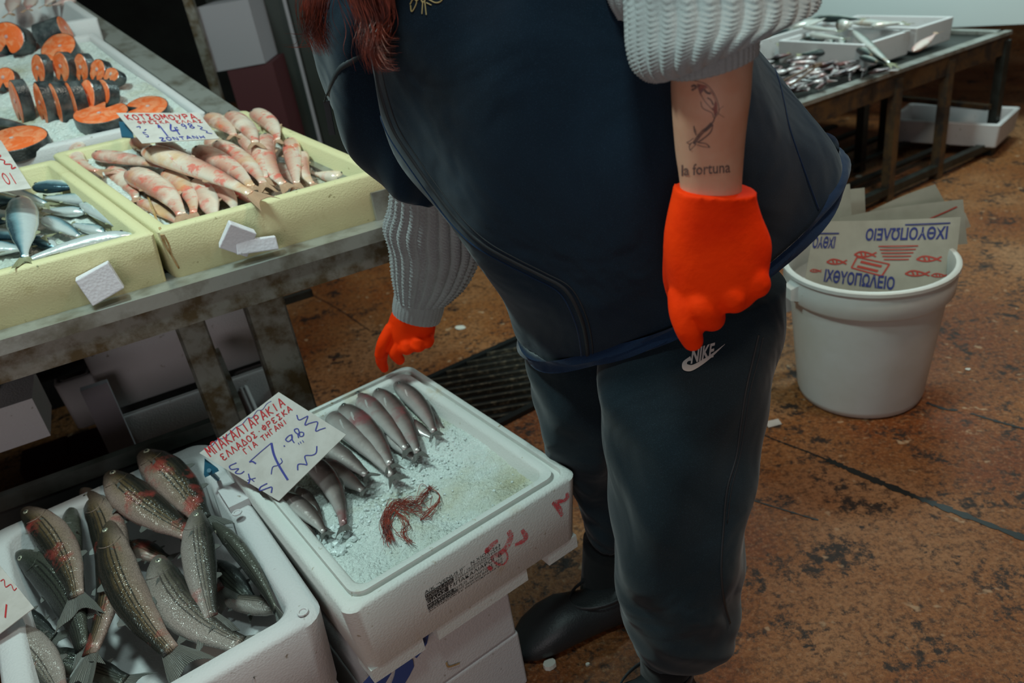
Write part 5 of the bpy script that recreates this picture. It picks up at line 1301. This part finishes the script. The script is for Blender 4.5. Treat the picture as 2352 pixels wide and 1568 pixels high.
# right front half hanging towards the arm
js = [ring((842, -120), (1000, -120), 1.20, .16), ring((730, 20), (930, 20), 1.21, .18), ring((738, 130), (935, 140), 1.22, .20), ring((766, 240), (965, 250), 1.22, .20), ring((806, 330), (1010, 345), 1.22, .19), ring((868, 395), (1010, 432), 1.22, .17), ring((906, 418), (1000, 448), 1.22, .15)]
SL = loft(js, 64, 8, lambda u, v: .005 * math.sin(2 * math.pi * (u * 5 + v * 2)), 2.0, True, False).build('jacket_sleeve', 'navy_jacket', JK, smooth='all')
sol = SL.modifiers.new('t', 'SOLIDIFY'); sol.thickness = .004; sol.offset = -1
ts = bvh(SL)
tjs = bvh(JK, SL)
zl = [(862, 150), (880, 230), (905, 300), (950, 370), (1000, 440), (1055, 510), (1110, 560), (1180, 600), (1240, 630), (1300, 665), (1335, 730), (1348, 790), (1350, 835)]
seam(tjs, zl, .0030, 'zip_tape', 'zip_tape', JK, .0)
seam(tjs, [(x - 14, y + 8) for x, y in zl], .0012, 'piping', 'navy_hem', JK, .0005)
seam(tjs, [(x + 12, y - 4) for x, y in zl], .0010, 'piping', 'zip_tape', JK, .0005)
seam(ts, [(842, 118), (815, 135), (785, 158), (768, 190), (760, 215)], .005, 'pocket_zip', 'zip_tape', SL, .001)
seam(ts, [(845, 140), (815, 158), (792, 178), (776, 212)], .002, 'pocket_piping', 'zip_tape', SL, .001)
pp = [atY(757, 205, 1.12), atY(748, 222, 1.12), atY(745, 235, 1.12)]
MB().tube(pp, .0012, 6).build('zip_pull_ring', 'dark_steel', SL)
MB().obox(atY(742, 232, 1.12), atY(756, 232, 1.12) - atY(742, 232, 1.12), (0, .004, 0), atY(758, 310, 1.12) - atY(744, 232, 1.12)).build('zip_pull', 'zip_tape', SL)
# back seam of the jacket at the right
seam(tjs, [(1772, 140), (1790, 190), (1802, 240), (1815, 300), (1850, 400), (1880, 480)], .0012, 'back_seam', 'navy_hem', JK, .0005)
# gold embroidery at the chest
mbg = MB()
for pts in ([(943, 10), (950, -2), (958, 4), (952, 20), (946, 26), (944, 12)], [(958, 2), (966, -4), (972, 6), (980, -4)], [(972, 2), (970, 32)], [(976, 0), (980, 34)], [(984, -2), (1000, 6), (1012, 4), (1020, -6)], [(980, 6), (992, 12)]):
    P = [on_body(tj, p.x, p.y, .001) for p in smooth_path([Vector((x, y, 0)) for x, y in pts], 4)]; P = [p for p in P if p is not None]
    if len(P) > 1: mbg.tube(P, .0007, 5)
if mbg.v: mbg.build('embroidery', 'gold_thread', JK)
# blue strap end behind the far arm
MB().tube(smooth_path([atY(1088, 548, 1.32), atY(1110, 560, 1.30), atY(1128, 582, 1.28), atY(1150, 640, 1.26)], 4), [.006] * 13, 8).build('apron_string', 'strap_blue', PR, smooth='all')
# sweater
def knit(ribs, amp, rows=60, ra=.22):
    def f(u, v):
        k = u * ribs; c_ = abs(math.sin(math.pi * k)); return amp * (c_ ** .7 - .5) + amp * ra * math.sin(2 * math.pi * (v * rows + (abs((k % 1) - .5)) * 1.5)) * c_
    return f
s1 = [ring((1130, -340), (1420, -400), 1.05, .20), ring((1250, -290), (1640, -350), .99, .22), ring((1350, -230), (1780, -280), .93, .23), ring((1405, -150), (1830, -180), .90, .22), ring((1438, -20), (1860, -40), .865, .21), ring((1444, 55), (1852, 10), .84, .20), ring((1447, 112), (1826, 20), .82, .175), ring((1460, 160), (1795, 34), .81, .145), ring((1490, 184), (1768, 32), .81, .115), ring((1522, 180), (1742, 24), .81, .09)]
sw = loft(s1, 240, 26, knit(30, .005, 46), 2.0, False, False).build('sweater_sleeve', 'knit_grey', PR, smooth='all')
s2 = [ring((1540, 130), (1730, 20), .81, .085), ring((1536, 150), (1738, 50), .805, .09), ring((1538, 176), (1736, 108), .80, .092), ring((1543, 182), (1732, 116), .80, .088)]
loft(s2, 200, 12, knit(44, .002, 20), 2.0, False, False).build('cuff', 'knit_grey', sw, smooth='all')
# sweater edge at the near shoulder
s1 = [ring((1370, -120), (1520, -120), .96, .1), ring((1392, -10), (1500, -20), .93, .09), ring((1420, 45), (1480, 40), .92, .05)]
loft(s1, 120, 20, knit(14, .004, 20), 2.0).build('sweater_body', 'knit_grey', PR, smooth='all')
s1 = [ring((880, 300), (1070, 300), 1.30, .13), ring((898, 400), (1085, 420), 1.31, .135), ring((897, 470), (1098, 490), 1.335, .14), ring((884, 520), (1108, 545), 1.35, .14), ring((897, 570), (1100, 590), 1.365, .135), ring((903, 630), (1070, 650), 1.385, .12), ring((912, 680), (1030, 690), 1.40, .095)]
sw2 = loft(s1, 240, 20, knit(26, .006, 44, .45), 2.0, False, False).build('sweater_sleeve', 'knit_grey', PR, smooth='all')
s2 = [ring((908, 660), (1028, 668), 1.398, .085), ring((902, 700), (1018, 715), 1.41, .085), ring((902, 715), (1010, 738), 1.415, .083)]
loft(s2, 160, 8, knit(34, .0012, 10), 2.0, False, False).build('cuff', 'knit_grey', sw2, smooth='all')
# gloves
def glove(palm, fingers, name, vox, label, it=4):
    g = MB(); q_ = loft(palm, 40, 6, None, 2.3); g.add(q_.v, q_.f)
    for pts, rr in fingers:
        P = smooth_path([atY(x, y, Y_) for x, y, Y_ in pts], 5); n = len(P)
        k = [float(v) for v in np.interp(np.linspace(0, 1, n), np.linspace(0, 1, len(rr)), rr)]
        g.tube(P, k, 16)
        # rounded fingertip
        e = P[-1]; r_ = k[-1]; g.loops([[e + Vector((math.cos(2 * math.pi * q / 12) * math.sin(ph), math.sin(2 * math.pi * q / 12) * math.sin(ph), math.cos(ph))) * r_ for q in range(12)] for ph in [math.pi * (j + .02) / 8.04 for j in range(9)]])
    o = remesh(g, name, 'glove_rubber', PR, vox, it); o['label'] = label; return o
palmL = [ring((1549, 432), (1737, 434), .80, .072), ring((1547, 446), (1733, 446), .80, .068), ring((1534, 500), (1746, 490), .80, .066), ring((1526, 552), (1768, 548), .80, .068), ring((1529, 610), (1764, 600), .80, .072), ring((1540, 670), (1752, 650), .80, .070), ring((1556, 705), (1722, 690), .80, .055)]
k_ = .8 * 1.13 / FPX
def mm(px): return px * .93 / FPX
fL = [([(1566, 668, .795), (1568, 715, .785), (1580, 755, .78), (1591, 782, .785)], [mm(32), mm(31), mm(29), mm(25)]),
      ([(1600, 665, .79), (1612, 706, .775), (1634, 732, .79), (1642, 725, .83)], [mm(34), mm(32), mm(29), mm(25)]),
      ([(1660, 645, .79), (1678, 682, .775), (1690, 688, .80), (1680, 675, .84)], [mm(34), mm(32), mm(29), mm(24)]),
      ([(1712, 612, .79), (1736, 648, .78), (1736, 655, .80), (1720, 650, .84)], [mm(34), mm(31), mm(28), mm(23)]),
      ([(1560, 560, .80), (1556, 640, .825), (1570, 700, .83), (1586, 745, .815)], [mm(34), mm(33), mm(29), mm(25)])]
GLo = glove(palmL, fL, 'glove', .0026, 'orange rubber glove on the hanging left hand', 6)
tg = bvh(GLo)
for pts in ([(1545, 516), (1570, 512), (1610, 520), (1640, 530)], [(1600, 700), (1608, 722), (1616, 738)], [(1650, 690), (1662, 700), (1668, 716)], [(1706, 655), (1712, 672), (1722, 684)]):
    pass
palmR = [ring((903, 712), (1001, 738), 1.415, .075), ring((893, 735), (1000, 755), 1.42, .072), ring((886, 765), (994, 780), 1.425, .07), ring((890, 790), (984, 792), 1.43, .055)]
mq = 1.66 / FPX
fR = [([(893, 770, 1.42), (880, 800, 1.42), (876, 828, 1.43), (883, 846, 1.435)], [15 * mq, 15 * mq, 13.5 * mq, 10 * mq]),
      ([(915, 780, 1.41), (906, 808, 1.40), (918, 826, 1.41)], [15 * mq, 14 * mq, 12 * mq]),
      ([(938, 770, 1.42), (936, 796, 1.39), (930, 800, 1.40)], [16 * mq, 17 * mq, 14 * mq]),
      ([(960, 770, 1.42), (962, 790, 1.385), (956, 794, 1.40)], [16 * mq, 17 * mq, 14 * mq]),
      ([(980, 765, 1.42), (982, 783, 1.39), (976, 788, 1.40)], [15 * mq, 15 * mq, 12 * mq]),
      ([(900, 750, 1.41), (880, 785, 1.40), (872, 815, 1.41)], [14 * mq, 13 * mq, 12 * mq])]
glove(palmR, fR, 'glove', .0026, 'orange rubber glove of the far hand touching the box corner', 3)
# badge on the trousers
tpn2 = bvh(PANTS)
def pxdecal(parts, name, mat, par, tree, X0, Y0, Ux, Uy, Vx, Vy, lift=.0012):
    mb = MB()
    for vs, fs in parts:
        P = [on_body(tree, X0 + Ux * a + Vx * b, Y0 + Uy * a + Vy * b, lift) for a, b in vs]
        if any(p is None for p in P): continue
        mb.add(P, fs)
    if mb.v: return mb.build(name, mat, par)
nv, nf = text2d('NIKE', 1.0, .03); 
pxdecal([([(a * 1.0 + b * .12, b) for a, b in nv], nf)], 'badge_letters', 'logo_grey', PANTS, tpn2, 1586, 836, 52, -16, -2, -32)
sw_up = [(1589, 828), (1580, 830), (1578, 836), (1590, 838), (1610, 828), (1635, 812), (1664, 790)]
sw_lo = [(1585, 818), (1568, 832), (1568, 848), (1582, 853), (1600, 846), (1630, 824), (1665, 790)]
up_ = [np.array(p) for p in cat_rom(sw_up, 5)]; lo_ = [np.array(p) for p in cat_rom(sw_lo, 5)]
vs = []; 
for a, b in zip(up_, lo_): vs += [tuple(a), tuple(b)]
pxdecal([(vs, [(2 * i, 2 * i + 1, 2 * i + 3, 2 * i + 2) for i in range(len(up_) - 1)])], 'badge_swoosh', 'logo_grey', PANTS, tpn2, 0, 0, 1, 0, 0, 1)
# tattoos on the forearm
tbd = bvh(BODY)
lv, lf = text2d('la fortuna', 1.0, .012)
pxdecal([(lv, lf)], 'tattoo_lettering', 'tattoo_ink', BODY, tbd, 1566, 404, 111, -8, 0, -26, .0005)
def koi(body, stripes, mat, nm):
    parts = [(body, [tuple(range(len(body)))])] if body else []
    parts += [stroke2d(p, w) for p, w in stripes]
    pxdecal(parts, nm, mat, BODY, tbd, 0, 0, 1, 0, 0, 1, .0005)
def q3(P): return [(1400 + x / 3.564, y / 3.564) for x, y in P]
def loopst(P, w): return (q3(P + [P[0]]), w)
koi(q3([(720, 685), (790, 700), (845, 765), (880, 850), (884, 920), (862, 955), (850, 905), (800, 850), (760, 800), (738, 750)]), [], 'tattoo_red', 'tattoo_koi')
koi([], [(q3([(620, 625), (680, 655), (740, 672), (790, 690), (840, 742), (880, 820), (896, 900), (880, 940), (860, 962)]), 1.6), (q3([(720, 690), (740, 760), (790, 840), (850, 905)]), 1.4), (q3([(672, 712), (692, 700), (712, 715), (690, 730), (675, 740)]), 5), (q3([(715, 712), (740, 700)]), 2),
    (q3([(748, 830), (760, 880), (800, 905), (840, 925), (850, 960)]), 1.6), (q3([(892, 905), (910, 885), (930, 870)]), 1), (q3([(892, 930), (915, 945), (938, 960)]), 1), (q3([(775, 735), (800, 760), (830, 765)]), 5), (q3([(800, 800), (830, 820), (850, 860)]), 3),
    (q3([(862, 955), (850, 990), (830, 1020)]), 3), (q3([(838, 1010), (800, 1050), (760, 1080), (720, 1130), (690, 1175)]), 8), (q3([(845, 1020), (830, 1075), (780, 1125), (720, 1165)]), 3), (q3([(692, 1030), (697, 1070), (712, 1105)]), 2.6), (q3([(690, 1030), (712, 1080)]), 1.4),
    (q3([(690, 1130), (655, 1155), (632, 1165)]), 1.6), (q3([(675, 1165), (655, 1195), (662, 1230)]), 2.2), (q3([(662, 1230), (690, 1200), (710, 1180)]), 1.6), (q3([(730, 1165), (790, 1175), (822, 1205)]), 2.2), (q3([(822, 1205), (770, 1200), (720, 1185)]), 1.4), (q3([(632, 1165), (660, 1180)]), 1.2)], 'tattoo_ink', 'tattoo_koi')
# hair
random.seed(4)
def hair(nm, n, base, spread, r_=.0005):
    mb = MB()
    for k in range(n):
        dx = random.gauss(0, spread); ph = random.random() * 6; am = random.uniform(3, 10); L = random.uniform(.55, 1.0); dy = random.gauss(0, .02)
        pts = [atY(x + dx * (1 - .45 * i / len(base)) + am * math.sin(ph + i * 1.1), y * L - 20 * (1 - L), Y_ + dy) for i, (x, y, Y_) in enumerate(base)]
        P_h = smooth_path(pts, 4); mb.tube(P_h, [r_ * (1 - .8 * (i / (len(P_h) - 1)) ** 3) for i in range(len(P_h))], 3, False)
    return mb.build(nm, 'hair_red', PR)
hair('hair', 330, [(1000, -500, 1.02), (900, -380, 1.03), (800, -260, 1.04), (760, -160, 1.05), (735, -60, 1.05), (722, 20, 1.05), (722, 80, 1.06), (742, 130, 1.06)], 20)
hair('hair', 520, [(1090, -520, .97), (960, -400, .96), (870, -280, .97), (830, -160, .99), (830, -60, .99), (842, 10, .99), (862, 80, .985), (858, 130, .98), (870, 172, .98)], 26)
hair('hair', 110, [(880, -100, .97), (885, 0, .97), (890, 60, .97), (868, 110, .97), (880, 160, .96), (905, 166, .96)], 9)
hair('hair', 14, [(740, -60, 1.04), (715, 60, 1.04), (700, 100, 1.04), (690, 110, 1.04), (655, 108, 1.04)], 14, .0003)
for sg in (-1, 1):
    sd_ = Vector((-fd.y, fd.x, 0)).normalized(); ec = hc + fd * .074 + sd_ * sg * .030 + Z1 * .012
    MB().loops([[ec + Vector((math.cos(2 * math.pi * q / 12) * math.sin(ph), math.sin(2 * math.pi * q / 12) * math.sin(ph), math.cos(ph))) * .011 for q in range(12)] for ph in [math.pi * (j + .05) / 8.1 for j in range(9)]]).build('eye', 'eye_dark', PR, smooth='all')
MB().tube([hc + fd * .082 - Z1 * .045 + sd_ * k for k in (-.022, 0, .022)], [.003, .006, .003], 8).build('mouth', 'tattoo_red', PR, smooth='all')
# hair cap over the head
hl2 = [[p + (p - hc).normalized() * .010 for p in lp] for lp in hl[:9]]
MB().loops(hl2, True, True, True).build('hair_cap', 'hair_red', PR, smooth='all')
